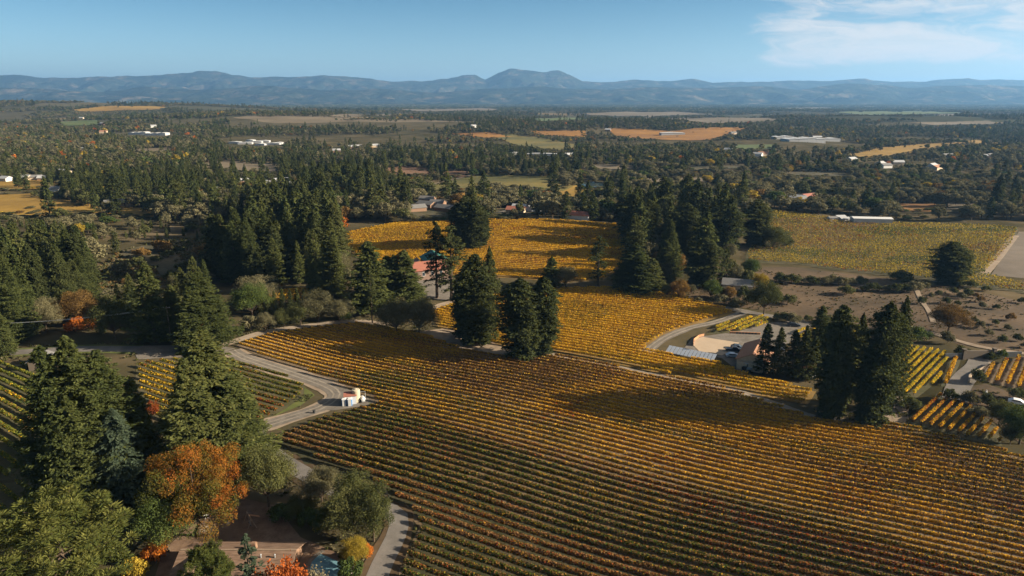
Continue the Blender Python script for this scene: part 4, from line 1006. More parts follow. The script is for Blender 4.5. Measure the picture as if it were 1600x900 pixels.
# arena retaining fence
pts = gp((1083, 541), (1084, 533), (1092, 527), (1100, 525))
fo = thing('arena_fence', 'low rust coloured retaining fence along the curved end of the sand arena', 'fence', pts[0])
f = MB()
for a, b in zip(pts[:-1], pts[1:]):
    d = b-a; a_ = a-pts[0]; b_ = b-pts[0]; n_ = Vector((-d.y, d.x, 0)).normalized()*.08
    f.add([a_+n_, b_+n_, b_-n_, a_-n_]+[v+Vector((0, 0, .9)) for v in (a_+n_, b_+n_, b_-n_, a_-n_)], [(0, 1, 5, 4), (1, 2, 6, 5), (2, 3, 7, 6), (3, 0, 4, 7), (4, 5, 6, 7)])
f.build('boards', M['orangewall'], fo)
for p in pts: MB().box(p.x-pts[0].x-.1, p.x-pts[0].x+.1, p.y-pts[0].y-.1, p.y-pts[0].y+.1, p.z-pts[0].z-.2, p.z-pts[0].z+1.15).build('post', M['timber'], fo)
a, b = G(1140, 521), G(1188, 523)
fo = thing('retaining_wall', 'long low rust and white planter wall above the arena', 'wall', a)
d = b-a; ln = Vector((d.x, d.y)).length; fo.rotation_euler = (0, 0, math.atan2(d.y, d.x))
MB().box(0, ln, -.2, .2, -.3, .8, bev=.05).build('wall_face', M['orangewall'], fo)
for i in range(7): MB().box(ln*(.2+i*.1), ln*(.2+i*.1)+.8, -.26, -.21, .1, .7).build('dark_panel', M['darkgrey'], fo)
# solar array below the arena
a, b = G(1042, 551), G(1117, 567)
d = b-a; ln = Vector((d.x, d.y)).length
so = thing('solar_array', 'long row of pale solar panels below the sand arena', 'solar panels', a, math.atan2(d.y, d.x))
nP = 13
for i in range(nP):
    x0 = i*ln/nP
    q = MB(); q.add([(x0+.08, -1.9, .9), (x0+ln/nP-.08, -1.9, .9), (x0+ln/nP-.08, 1.9, 2.0), (x0+.08, 1.9, 2.0), (x0+.08, -1.9, .83), (x0+ln/nP-.08, -1.9, .83), (x0+ln/nP-.08, 1.9, 1.93), (x0+.08, 1.9, 1.93)], [(0, 1, 2, 3), (7, 6, 5, 4), (0, 4, 5, 1), (1, 5, 6, 2), (2, 6, 7, 3), (3, 7, 4, 0)])
    q.build('panel', M['solar'], so)
for i in range(5):
    x = (i+.5)*ln/5; MB().tube([(x, 0, -.6), (x, 0, 1.4)], .08).build('post', M['grey'], so)
# building with green and red roofs
p = Vector(at(672, 432)); o = gable_house('winery_building', 'building with green and pale red roofs half hidden by redwoods', p, R(20), 16, 10, 4.5, 2.8, 'pinkroof', 'redroof', 'building', windows=3)
MB().prism([(-2, 6.6), (4, 9.6), (10, 6.6), (10, 6.75), (4, 9.75), (-2, 6.75)], 1, 13).build('green_roof', M['greenroof'], o)
MB().box(-1.5, 9.5, 1.6, 12.4, -.5, 6.7).build('rear_wall', M['pinkroof'], o)
MB().prism([(-9.5, 4.6), (-4, 7.4), (-4, 7.55), (-9.5, 4.75)], 2, 9).build('lean_to_roof', M['pinkroof'], o)
MB().box(-7.8, -4.2, 2.4, 8.6, -.5, 4.9).build('lean_to_wall', M['white'], o)
zone([(650, 440), (700, 430), (722, 445), (715, 465), (690, 470), (655, 462)], M['gravel'], 'winery_yard', .1)
# shed, tank and toilets on the gravel pad
p = Vector(at(548, 629)); o = gable_house('pump_shed', 'white pump shed with flat reddish roof on the gravel pad', p, R(12), 3.2, 3.0, 2.5, .25, 'white', 'redroof', 'shed', over=.15, windows=0)
o = thing('water_tank', 'tall cream cylindrical water tank beside the white pump shed', 'water tank', at(557, 628))
MB().lathe([(1.0, -.1), (1.0, .35)], 24).build('plinth', M['grey'], o)
tk = MB().lathe([(1.12, .3), (1.14, .5), (1.12, .55), (1.12, 1.5), (1.14, 1.55), (1.12, 1.6), (1.12, 2.6), (1.14, 2.65), (1.12, 2.7), (1.12, 3.55), (1.02, 3.7), (.35, 3.86)], 28).build('shell', M['cream'], o)
MB().lathe([(.36, 3.8), (.36, 3.95), (.3, 3.99)], 16).build('lid', M['cream'], tk)
MB().tube([(1.1, .2, 2.9), (2.4, .5, 2.9), (2.4, .5, .1)], .07).build('pipe', M['grey'], o)
o = thing('spray_trailer', 'small white tank trailer parked right of the cream water tank', 'trailer', at(567, 628), R(25))
MB().lathe([(.1, -.9), (.5, -.8), (.62, -.6), (.62, .6), (.5, .8), (.1, .9)], 18).build('tank', M['white'], o).matrix_local = Matrix.Translation((0, 0, 1.05)) @ Matrix.Rotation(R(90), 4, 'X')
MB().box(-.5, .5, -1.0, 1.7, .42, .52).build('chassis', M['grey'], o)
for s in (-1, 1):
    w = MB().lathe([(.36, -.1), (.38, -.07), (.38, .07), (.36, .1)], 18).build('wheel', M['rubber'], o); w.matrix_local = Matrix.Translation((s*.62, 0, .38)) @ Matrix.Rotation(R(90), 4, 'Y')
for i, (a, b, lb) in enumerate([(538, 634, 'blue portable toilet at the outer corner of the gravel pad, the left one'), (547, 634, 'blue portable toilet beside the shed, the right one of two')]):
    o = thing('portable_toilet', lb, 'portable toilet', at(a, b), R(10))
    MB().box(-.58, .58, -.58, .58, .08, 2.05, bev=.06).build('cabin', M['blue'], o)
    MB().box(-.4, .4, -.62, -.585, .15, 1.95).build('door', M['white'], o)
    MB().add([(-.62, -.62, 2.04), (.62, -.62, 2.04), (.62, .62, 2.04), (-.62, .62, 2.04), (-.62, -.62, 2.1), (.62, -.62, 2.1), (.62, .62, 2.1), (-.62, .62, 2.1), (-.3, 0, 2.32), (.3, 0, 2.32)], [(0, 3, 2, 1), (0, 1, 5, 4), (1, 2, 6, 5), (2, 3, 7, 6), (3, 0, 4, 7), (4, 5, 9, 8), (5, 6, 9), (6, 7, 8, 9), (7, 4, 8)]).build('roof', M['white'], o)
    MB().box(-.6, .6, -.6, .6, 0, .1).build('base', M['darkgrey'], o)
o = thing('litter_bin', 'small black bin at the edge of the gravel road', 'bin', at(491, 646)); MB().lathe([(.3, 0), (.38, .8)], 14).build('bucket', M['rubber'], o); MB().lathe([(.4, .8), (.4, .88), (.2, .98)], 14).build('lid', M['rubber'], o)
gable_house('shed', 'white shed beside the country road at the left edge', at(66, 572), R(-75), 7, 4.5, 2.8, 1.1, 'f_grey', 'greyroof', 'shed', windows=1)
gable_house('cottage', 'grey roofed cottage behind the golden slope', at(1042, 420), R(15), 10, 7, 2.8, 1.8, 'brownwall', 'greyroof')
gable_house('cottage', 'grey roofed cottage hidden by garden trees near the columnar redwood', at(1152, 452), R(-20), 12, 8, 2.8, 1.8, 'tanwall', 'greyroof')
# gate building
o = thing('stone_gate', 'pale stone gate wall with dark panels at the end of the driveway', 'gate', at(1528, 560), R(4))
MB().box(-4.4, 4.4, -.25, .25, -.3, 2.7, bev=.06).build('wall_face', M['f_grey'], o)
for s in (-1, 1): MB().box(s*4.9-.5, s*4.9+.5, -.5, .5, -.3, 3.1, bev=.08).box(s*4.9-.6, s*4.9+.6, -.6, .6, 3.1, 3.3).build('pier', M['f_grey'], o)
MB().box(5.6, 14, -.2, .2, 0, 1.9).build('side_fence', M['darkgrey'], o)
MB().box(-11, -5.6, -.2, .2, 0, 1.9).build('side_fence', M['darkgrey'], o)
cw = thing('curved_wall', 'pale curved garden wall beside the gate driveway', 'wall', at(1540, 575))
c0 = G(1540, 575)
pts = [p-c0 for p in gp((1546, 571), (1536, 578), (1524, 584), (1515, 590), (1513, 600))]
w = MB()
for a, b in zip(pts[:-1], pts[1:]):
    n_ = Vector((-(b-a).y, (b-a).x, 0)).normalized()*.25
    w.add([a+n_, b+n_, b-n_, a-n_]+[v+Vector((0, 0, .9)) for v in (a+n_, b+n_, b-n_, a-n_)], [(0, 1, 5, 4), (1, 2, 6, 5), (2, 3, 7, 6), (3, 0, 4, 7), (4, 5, 6, 7)])
w.build('wall_face', M['sand'], cw)
o = thing('statue', 'white garden statue on a plinth', 'statue', at(1539, 622)); MB().box(-.35, .35, -.35, .35, 0, .5, bev=.05).build('plinth', M['white'], o); MB().lathe([(.3, .5), (.34, .9), (.22, 1.4), (.3, 1.75), (.28, 1.95), (.11, 2.05), (.17, 2.2), (.15, 2.35), (.05, 2.45)], 14).build('figure', M['white'], o)
fp = gp((1478, 618), (1500, 628), (1520, 640), (1545, 654), (1562, 666)); fo = thing('garden_fence', 'dark wire fence between the garden and the short orange plot', 'fence', fp[0])
for p in fp: q = p-fp[0]; MB().tube([q-Vector((0, 0, .2)), q+Vector((0, 0, 1.5))], .07, 6).build('post', M['darkgrey'], fo)
w = MB()
for hgt in (.5, .95, 1.4): w.tube([p-fp[0]+Vector((0, 0, hgt)) for p in fp], .05, 5)
w.build('rails', M['darkgrey'], fo)
# far long shed with its small annexes
o = thing('white_shed', 'long white flat roofed shed on the pale pad in the olive field', 'shed', at(1360, 350), R(-8))
MB().box(-12, 12, -4, 4, -.5, 4.2).build('wall', M['whiteroof'], o); MB().add([(-12.4, -4.4, 4.2), (12.4, -4.4, 4.2), (12.4, 4.4, 4.2), (-12.4, 4.4, 4.2), (-12.4, 0, 4.9), (12.4, 0, 4.9)], [(0, 1, 5, 4), (3, 4, 5, 2), (0, 4, 3), (1, 2, 5), (0, 3, 2, 1)]).build('roof', M['white'], o)
for x in (-4, 1, 6): MB().box(x-1.6, x+1.6, -4.06, -4.01, -.2, 3).build('door', M['grey'], o)
for a, b, lb in [(1300, 345, 'small white shed at the left end of the pale pad'), (1312, 343, 'white box trailer beside the small white shed on the pale pad'), (1318, 346, 'low grey roofed hut in the middle of the pale pad')]:
    gable_house('shed', lb, at(a, b), R(10), 6, 4, 2.3, .7, 'white', random.choice(['whiteroof', 'greyroof']), 'shed', windows=0, door=False)
# white industrial halls
def hall(px, py, w, d, h, rz, label, n=1):
    o = thing('industrial_hall', label, 'building', at(px, py), R(rz))
    b = MB(); r_ = MB()
    for i in range(n):
        x0 = -w/2+i*w/n; x1 = x0+w/n-.2
        b.box(x0, x1, -d/2, d/2, -3, h*(.8+.3*((i*37) % 5)/5)); hz = h*(.8+.3*((i*37) % 5)/5)
        r_.add([(x0-.4, -d/2-.5, hz+.02), (x1+.15, -d/2-.5, hz+.02), (x1+.15, d/2+.5, hz+.02), (x0-.4, d/2+.5, hz+.02), ((x0+x1)/2, -d/2-.5, hz+h*.22), ((x0+x1)/2, d/2+.5, hz+h*.22)], [(0, 1, 4), (3, 5, 2), (0, 4, 5, 3), (1, 2, 5, 4), (0, 3, 2, 1)])
    b.build('wall', M['whiteroof'], o); r_.build('roof', M['white'], o); return o
hall(1254, 221, 66, 36, 6, 4, 'large white industrial complex beyond the valley trees on the right', 4)
hall(1222, 217, 36, 20, 5.5, 6, 'white hall at the left end of the industrial complex', 2)
hall(1292, 220, 40, 22, 5, 4, 'grey white hall at the right end of the industrial complex', 2)
hall(218, 210, 40, 18, 5, -4, 'white hall at the left of the distant school buildings', 3)
hall(246, 211, 46, 18, 4.5, -4, 'white hall at the right of the distant school buildings', 3)
for i, (a, b, w) in enumerate([(368, 224, 34), (384, 225, 40), (400, 223, 38), (414, 222, 30), (428, 226, 40), (436, 225, 24), (392, 221, 24), (408, 227, 30)]):
    hall(a, b, w*.6, 11, 3.4, random.uniform(-10, 10), 'low white building in the distant cluster between the trees', 1)['group'] = 'distant white buildings'
hall(1050, 211, 50, 18, 6, 3, 'long white roof beside the orange far vineyard', 1)
hall(1036, 298, 14, 9, 4, 3, 'white barn beyond the pond', 1)
hall(806, 243, 16, 10, 5, 20, 'white barn among the valley trees above the pond', 1)
hall(846, 243, 44, 8, 3.5, -4, 'long low pale building in the valley centre', 1)
EST = [(667, 324, 'greyroof'), (684, 322, 'greyroof'), (696, 330, 'tanroof'), (650, 330, 'greyroof'), (668, 316, 'whiteroof'), (806, 333, 'redroof'), (812, 329, 'whiteroof'), (838, 330, 'greyroof'), (904, 342, 'redroof'),
       (238, 325, 'greyroof'), (247, 326, 'whiteroof'), (196, 320, 'greyroof'), (285, 321, 'whiteroof'), (290, 329, 'greyroof'), (298, 330, 'tanroof'), (288, 313, 'whiteroof'), (180, 322, 'greyroof'), (400, 291, 'whiteroof'), (412, 289, 'whiteroof'), (428, 290, 'greyroof'), (440, 286, 'whiteroof'), (452, 291, 'whiteroof'), (466, 288, 'tanroof'), (378, 287, 'whiteroof'), (498, 284, 'whiteroof'),
       (40, 281, 'whiteroof'), (55, 281, 'greyroof'), (70, 282, 'whiteroof'), (10, 283, 'whiteroof'), (100, 272, 'whiteroof'), (553, 232, 'whiteroof'), (560, 231, 'greyroof'), (585, 230, 'whiteroof'), (1184, 244, 'whiteroof'), (1192, 243, 'tanroof'), (1138, 237, 'whiteroof'), (1375, 259, 'whiteroof'), (1383, 262, 'greyroof'), (1402, 257, 'whiteroof'), (1456, 262, 'whiteroof'), (1462, 265, 'tanroof'), (1534, 247, 'whiteroof'), (1545, 246, 'greyroof'), (1246, 314, 'whiteroof'), (1252, 317, 'greyroof'), (1262, 312, 'redroof'), (1276, 217, 'whiteroof'), (160, 195, 'whiteroof'), (162, 208, 'tanroof'), (128, 186, 'whiteroof'), (240, 199, 'whiteroof'), (1330, 252, 'whiteroof'), (1480, 246, 'greyroof'), (950, 205, 'whiteroof'), (740, 199, 'whiteroof'), (128, 236, 'whiteroof'), (90, 300, 'greyroof'), (520, 280, 'whiteroof'), (335, 300, 'whiteroof'), (1145, 210, 'greyroof'), (890, 245, 'whiteroof'), (526, 238, 'whiteroof')]
HSITES = []
for a, b, rf in EST:
    p = G(a, b); s = .9+min(.5, p.y/5000)
    area = 'left' if a < 520 else ('centre' if a < 950 else 'right')
    o = gable_house('farmhouse', {'left': 'small far house half hidden by trees in the left valley', 'centre': 'small far house among the trees beyond the amber hill field', 'right': 'small far house among the trees of the right valley'}[area], p, R(random.uniform(-40, 40)), (10+5*random.random())*s, 8*s, 3*s, 1.9*s, ('brownwall' if 640 < a < 700 else random.choice(['tanwall', 'tanwall', 'white', 'brownwall'])), ('greyroof' if 640 < a < 700 else rf), group='far houses in the %s valley' % area, windows=0, door=False, parts=False)
    HSITES.append((p.x, p.y, 9*s))
for h_ in [(1254, 222, 85), (1222, 217, 40), (1292, 221, 40), (218, 210, 40), (246, 211, 45), (400, 224, 26), (375, 224, 26), (428, 225, 28), (1050, 211, 30), (1360, 348, 20), (672, 432, 12), (806, 243, 12), (846, 243, 24)]:
    p = G(h_[0], h_[1]); HSITES.append((p.x, p.y, h_[2]))
    q = G(h_[0], h_[1]+4) ; HSITES.append((q.x, q.y, h_[2]*.8))

# yard: pool, swing set, sandbox, log bench
pc = G(518, 884)
def blob(rx, ry, z, n=40): return [(rx*math.cos(a)*(1+.12*math.cos(2*a+.6)), ry*math.sin(a)*(1+.16*math.sin(a+.5)), z) for a in [2*math.pi*i/n for i in range(n)]]
po = thing('swimming_pool', 'kidney shaped swimming pool with dull blue cover water at the bottom edge', 'pool', pc, R(-20))
MB().add(blob(3.6, 5.2, .16), [tuple(range(40))]).build('pool_water', M['pool'], po)
cp = MB(); A = blob(3.6, 5.2, .22); B = blob(4.3, 5.9, .22); C_ = blob(4.3, 5.9, -.2); D_ = blob(3.6, 5.2, -.2)
cp.add(A+B+C_+D_, [(i, i+40, (i+1) % 40+40, (i+1) % 40) for i in range(40)]+[(i+40, i+80, (i+1) % 40+80, (i+1) % 40+40) for i in range(40)]+[(i, (i+1) % 40, (i+1) % 40+120, i+120) for i in range(40)])
cp.build('coping', M['gravel'], po)
o = thing('swing_set', 'timber swing set with a slide on the bare yard below the maple', 'swing set', at(391, 822), R(35))
for y in (-1.5, 1.5):
    for s in (-1, 1): MB().tube([(s*.95, y, 0), (0, y, 2.35)], .06, 6).build('leg', M['timber'], o)
MB().tube([(0, -1.8, 2.35), (0, 1.8, 2.35)], .06, 6).build('beam', M['timber'], o)
for y in (-.6, .5):
    s_ = MB().box(-.12, .12, y-.25, y+.25, .5, .54).build('seat', M['rubber'], o)
    MB().tube([(0, y-.23, .52), (0, y-.23, 2.35)], .015, 4).tube([(0, y+.23, .52), (0, y+.23, 2.35)], .015, 4).build('chain', M['grey'], s_)
MB().add([(.2, 1.6, 1.5), (.2, 2.2, 1.5), (2.6, 2.2, .2), (2.6, 1.6, .2), (.2, 1.6, 1.44), (.2, 2.2, 1.44), (2.6, 2.2, .14), (2.6, 1.6, .14)], [(3, 2, 1, 0), (4, 5, 6, 7), (0, 1, 5, 4), (2, 3, 7, 6)]).build('slide', M['orangewall'], o)
o = thing('sandbox', 'square timber framed sandbox on the bare yard', 'sandbox', at(322, 828), R(15))
for i, (a, b, c, d) in enumerate([(-1.6, 1.6, -1.3, -1.1), (-1.6, 1.6, 1.1, 1.3), (-1.6, -1.4, -1.09, 1.09), (1.4, 1.6, -1.09, 1.09)]): MB().box(a, b, c, d, 0, .28).build('board', M['timber'], o)
MB().box(-1.39, 1.39, -1.09, 1.09, 0, .16).build('sand', M['sand'], o)
o = thing('garden_table', 'pale garden table under the edge of the maple', 'table', at(318, 810), R(-20)); MB().box(-1, 1, -.45, .45, .72, .77, bev=.02).build('top', M['white'], o)
for x in (-.85, .85):
    for y in (-.35, .35): MB().box(x-.04, x+.04, y-.04, y+.04, 0, .72).build('leg', M['white'], o)
o = thing('tree_stump', 'pale cut tree stump on the bare yard', 'stump', at(356, 818)); MB().lathe([(.5, -.1), (.42, .2), (.4, .6)], 14).build('stump_wood', M['palebark'], o)

# vehicles
def car(loc, rz, label, paint, cat='car', pickup=False, name='parked_car'):
    o = thing(name, label, cat, loc, rz)
    if pickup: prof = [(-2.6, .45), (2.6, .45), (2.65, .8), (2.55, 1.05), (1.5, 1.15), (.85, 1.75), (-.45, 1.78), (-.6, 1.1), (-2.6, 1.1)]
    else: prof = [(-2.2, .4), (2.2, .4), (2.25, .7), (2.1, .9), (1.15, 1.0), (.4, 1.48), (-1.1, 1.5), (-1.9, 1.0), (-2.2, .95)]
    MB().prism(prof, -.88, .88).build('body', M[paint], o)
    if pickup: MB().prism([(1.38, 1.2), (.86, 1.66), (-.4, 1.68), (-.5, 1.2)], -.89, .89).build('window', M['glass'], o)
    else: MB().prism([(1.0, 1.05), (.4, 1.42), (-1.05, 1.43), (-1.6, 1.05)], -.89, .89).build('window', M['glass'], o)
    wb = 1.7 if pickup else 1.35
    for x in (-wb, wb):
        for y in (-.8, .8):
            w = MB().lathe([(.33, -.12), (.36, -.08), (.36, .08), (.33, .12)], 16).build('wheel', M['rubber'], o); w.matrix_local = Matrix.Translation((x, y, .36)) @ Matrix.Rotation(R(90), 4, 'X')
            MB().lathe([(.2, -.135), (.2, .135)], 12).build('rim', M['grey'], w)
    for y in (-.6, .6): MB().box((2.62 if pickup else 2.2), (2.66 if pickup else 2.26), y-.17, y+.17, .66, .8).build('headlight', M['white'], o)
    return o
car(at(1146, 549), R(-8), 'dark pickup truck parked beside the sand arena', 'carpaint_dark', 'pickup', True, 'pickup_truck')
car(at(1145, 558), R(-6), 'silver car parked in front of the ranch house', 'carpaint_silver')
car(at(1152, 545), R(-20), 'dark car parked next to the pickup by the ranch house', 'carpaint_dark')
car(at(1590, 632), R(-35), 'white car parked at the right edge beside the garden shrubs', 'carpaint_white')
car(at(1240, 510), R(-10), 'dark car on the parking lot above the ranch house', 'carpaint_dark')
o = thing('tractor', 'grey tractor standing in the shade below the ranch house', 'tractor', at(1166, 579), R(-50))
MB().prism([(-.6, .7), (1.7, .7), (1.75, 1.35), (.5, 1.5), (-.6, 1.2)], -.45, .45).build('bonnet', M['grey'], o)
MB().box(-.7, .5, -.6, .6, 1.2, 1.5).box(-.65, -.55, -.6, .6, 1.5, 2.5).box(.4, .5, -.6, .6, 1.5, 2.5).build('cab', M['darkgrey'], o); MB().box(-.85, .65, -.75, .75, 2.5, 2.62, bev=.03).build('roof', M['whiteroof'], o)
for x, y, r_ in [(-.4, .75, .75), (-.4, -.75, .75), (1.35, .6, .42), (1.35, -.6, .42)]:
    w = MB().lathe([(r_*.9, -.18), (r_, -.14), (r_, .14), (r_*.9, .18)], 20).build('wheel', M['rubber'], o); w.matrix_local = Matrix.Translation((x, y, r_)) @ Matrix.Rotation(R(90), 4, 'X')

# power line
PL = []
for i, (a, b, t) in enumerate([(268, 536, 478), (-150, 545, 505)]):
    p = G(a, b); h_ = max(9.5, min(13, z_at(p.y, t)-p.z))
    o = thing('utility_pole', 'timber utility pole beside the gravel lot' if i == 0 else 'timber utility pole beyond the left edge by the country road', 'utility pole', p)
    MB().tube([(0, 0, -.5), (0, 0, h_)], [.16, .11], 8).build('pole', M['timber'], o)
    MB().box(-1.1, 1.1, -.06, .06, h_-.75, h_-.6).build('crossarm', M['timber'], o)
    for x in (-1, 0, 1): MB().lathe([(.05, h_-.6), (.07, h_-.5), (.04, h_-.4)], 8, (x, 0, 0)).build('insulator', M['white'], o)
    PL.append(Vector((p.x, p.y, p.z+h_-.4)))
wr = MB(); a, b = PL
for s in (-1, 1):
    wr.tube([a.lerp(b, t/24)+Vector((s, 0, -2.4*4*(t/24)*(1-t/24))) for t in range(25)], .035, 4)
tag(wr.build('power_cable', M['wire']), 'pale power cables sagging across the road in front of the left trees', 'cable')

# ------------------------------------------------------------------ woods
def jo(tqv, H, Rm, lm): return Proto(tqv, H, Rm, lm, joined=True)
MIDC = [jo(conifer(s, 28, 5.6, 190, 26, 1.0, .06, k, .22, tp), 28, 5.2, lm) for s, k, tp, lm in ((201, 'redwood', 1, 'conifer'), (202, 'fir', 1, 'conifer'), (203, 'redwood', 2, 'redwood'), (204, 'redwood', 1, 'conifer'), (205, 'redwood', 3, 'conifer'), (206, 'column', 1, 'redwood'))]
MIDB = [jo(broadleaf(s, 10, 5.5, 30, 62, .8, squash=q), 10, 5.5, 'oak') for s, q in ((211, 1), (212, .9), (213, 1), (214, 1))]
MIDX = {k: [remat(p, k) for p in MIDB[:2]] for k in ('olive', 'yellow', 'orange', 'rust', 'green')}
FARC = [jo(conifer(s, 26, 5.6, 60, 11, 2.0, .04, k, .15, tp), 26, 5, lm) for s, k, tp, lm in ((301, 'redwood', 1, 'conifer'), (302, 'column', 1, 'conifer'), (303, 'redwood', 2, 'redwood'), (304, 'redwood', 1, 'redwood'))]
FARB = [jo(broadleaf(s, 10, 5.5, 16, 22, 1.5, .08), 10, 5.5, 'oak') for s in (311, 312, 313)]
FARX = {k: [remat(p, k) for p in FARB[:2]] for k in ('olive', 'yellow', 'orange', 'rust', 'green')}
CLUMP = [jo(broadleaf(s, 9, 17, 22, 22, 3.2, .02, 1, .24, False, .1, .8), 9, 17, lm) for s, lm in ((321, 'oak'), (322, 'olive'), (323, 'oak'), (324, 'conifer'))]

ZONES = {   # woods close to the camera: base outline in the photograph -> share of conifers, density
 'in the dense wood at the left edge of the scrub meadow': ([(-120, 345), (60, 346), (120, 400), (148, 470), (118, 505), (60, 542), (-120, 545)], .88, .95),
 'between the rough meadow and the left far fields': ([(60, 346), (340, 346), (392, 352), (380, 370), (260, 374), (190, 391), (140, 428), (120, 400)], .6, .7),
 'in the dark belt behind the country road': ([(228, 478), (262, 462), (330, 440), (330, 530), (230, 534), (150, 532), (160, 505)], .55, .75),
 'in the tall wood left of the amber hill field': ([(330, 430), (400, 380), (392, 345), (530, 340), (528, 392), (556, 412), (560, 470), (500, 482), (478, 446), (380, 455)], .85, .9),
 'in the wood around the building with red roofs': ([(560, 412), (610, 428), (655, 442), (650, 470), (600, 495), (540, 500), (500, 486)], .7, .55),
 'in the garden wood right of the amber hill field': ([(975, 348), (1160, 335), (1165, 392), (1090, 400), (985, 380)], .55, .55),
 'along the farm track behind the golden slope': ([(985, 385), (1165, 400), (1160, 440), (1060, 455), (960, 448)], .35, .35),
 'in the scrub beside the dirt track': ([(380, 470), (500, 470), (600, 500), (560, 505), (420, 516), (372, 525)], .1, .5),
}
ZW = [(k, gpoly(v[0]), v[1], v[2]) for k, v in ZONES.items()]
bands = [(200, 600, 7.6), (600, 1200, 8.6), (1200, 2000, 10.5), (2000, 3000, 13.5), (3000, 4500, 19), (4500, 6500, 30), (6500, 9000, 42)]
PX, PY, SP = [], [], []
for y0, y1, s in bands:
    xs = np.arange(-.86*y1-60, .86*y1+60, s); ys = np.arange(y0, y1, s)
    X, Y = np.meshgrid(xs, ys); X = X.ravel()+(rng.random(X.size)-.5)*s*.95; Y = Y.ravel()+(rng.random(Y.size)-.5)*s*.95
    k = np.abs(X) < .80*Y+40; PX.append(X[k]); PY.append(Y[k]); SP.append(np.full(k.sum(), s))
X = np.concatenate(PX); Y = np.concatenate(PY); S = np.concatenate(SP)
Dd = np.hypot(X, Y); Z = T(X, Y); SX, SY = PXY(X, Y, Z)
zone_i = np.full(X.size, -1); pcon = np.zeros(X.size); dens = np.zeros(X.size)
farok = (SY < 347)
n1 = fbm(X/210, Y/170, 51, 4); n2 = fbm(X/520+5, Y/430, 61, 3); n3 = fbm(X/90, Y/80, 71, 3)
pc = np.clip((n2-.52)*4.0+.12, .03, .65)
pc = np.where((SX > 920) & (SY > 232) & (SY < 325), pc*.22, pc)            # riparian belt on the right
pc = np.where((SX > 340) & (SX < 960) & (SY > 172) & (SY < 236), np.clip(pc+.12, 0, .7), pc)
pc = np.where((SX < 330) & (SY > 195) & (SY < 285), pc*.45, pc)
pc = np.where((SX < 640) & (SY > 285) & (SY < 347), np.clip(pc+.22, 0, .95), pc)
pc = np.where((SX > 640) & (SX < 1000) & (SY > 296) & (SY < 347), np.clip(pc+.2, 0, .9), pc)
pc = np.where((Dd > 1100) & (Dd < 4500), pc*.6, pc)
op = sstep(.38, .49, n1)                                                     # clearings
op = np.where(SY < 200, sstep(.45, .56, n1), op)
op = np.where((SY > 230), np.clip(op+.35, 0, 1), op)
dens = np.where(farok, op*.95, 0); pcon = np.where(farok, pc, 0)
for i, (k, P, c, d_) in enumerate(ZW):
    ins = inpoly(X, Y, P); zone_i[ins] = i; dens[ins] = d_; pcon[ins] = c
dens = np.where(Dd > 4400, dens*.85, dens)
keep = rng.random(X.size) < dens
for P, mg in CLEAR:
    xs = [p[0] for p in P]; ys = [p[1] for p in P]
    bb = keep & (X > min(xs)-12) & (X < max(xs)+12) & (Y > min(ys)-12) & (Y < max(ys)+12)
    ii = np.nonzero(bb)[0]
    if len(ii):
        bad = inpoly(X[ii], Y[ii], P)
        if mg > 0: bad |= polydist(X[ii], Y[ii], P) < mg
        if mg < 0: bad &= (polydist(X[ii], Y[ii], P) > 9*fbm(X[ii]/30, Y[ii]/30, 5, 2)+Dd[ii]/400) & (rng.random(len(ii)) < .985)
        keep[ii[bad]] = False
for Ln, hw in ROADS:
    bb = keep & (X > Ln[:, 0].min()-9) & (X < Ln[:, 0].max()+9) & (Y > Ln[:, 1].min()-9) & (Y < Ln[:, 1].max()+9)
    ii = np.nonzero(bb)[0]
    if len(ii): keep[ii[linedist(X[ii], Y[ii], Ln) < hw+2.5]] = False
for hx, hy, hr in HSITES:
    keep &= ~((np.abs(X-hx) < hr) & (Y-hy < hr*.6) & (Y-hy > -hr*1.6))
HP = np.array(HEROPOS)
for hx, hy, hr in HP:
    keep &= np.hypot(X-hx, Y-hy) > hr*.9+1.5
X, Y, Z, S, Dd, SX, SY, zone_i, pcon, n3 = [a[keep] for a in (X, Y, Z, S, Dd, SX, SY, zone_i, pcon, n3)]
nT = len(X)
isc = rng.random(nT) < pcon
H = np.where(isc, 10+11*rng.random(nT)**1.3, 4.5+5.5*rng.random(nT))
H = np.where(isc & (Dd < 620), 15+14*rng.random(nT), H)
H = np.where(isc & (zone_i >= 0), 18+15*rng.random(nT), H); H = np.where(isc & ((zone_i == 1) | (zone_i == 2)), 9+9*rng.random(nT), H)
cap = lambda lo, hi: np.maximum(5, CAMH-Z-Y*np.tan(np.arctan((lo+(hi-lo)*rng.random(nT)-450)/FPX)+PITCH))
H = np.where((zone_i <= 1) & (zone_i >= 0), np.minimum(H, cap(343, 385)), H)
H = np.where((zone_i >= 0) & (SX > 528) & (SX < 672) & (SY > 392), np.minimum(H, cap(392, 440)), H)
H = np.where(~isc & (Dd < 620), H*1.3, H); H = np.where(isc & (Dd > 900), H*.85, H)
W = np.where(isc, H*(.15+.08*rng.random(nT)), H*(.45+.25*rng.random(nT)))
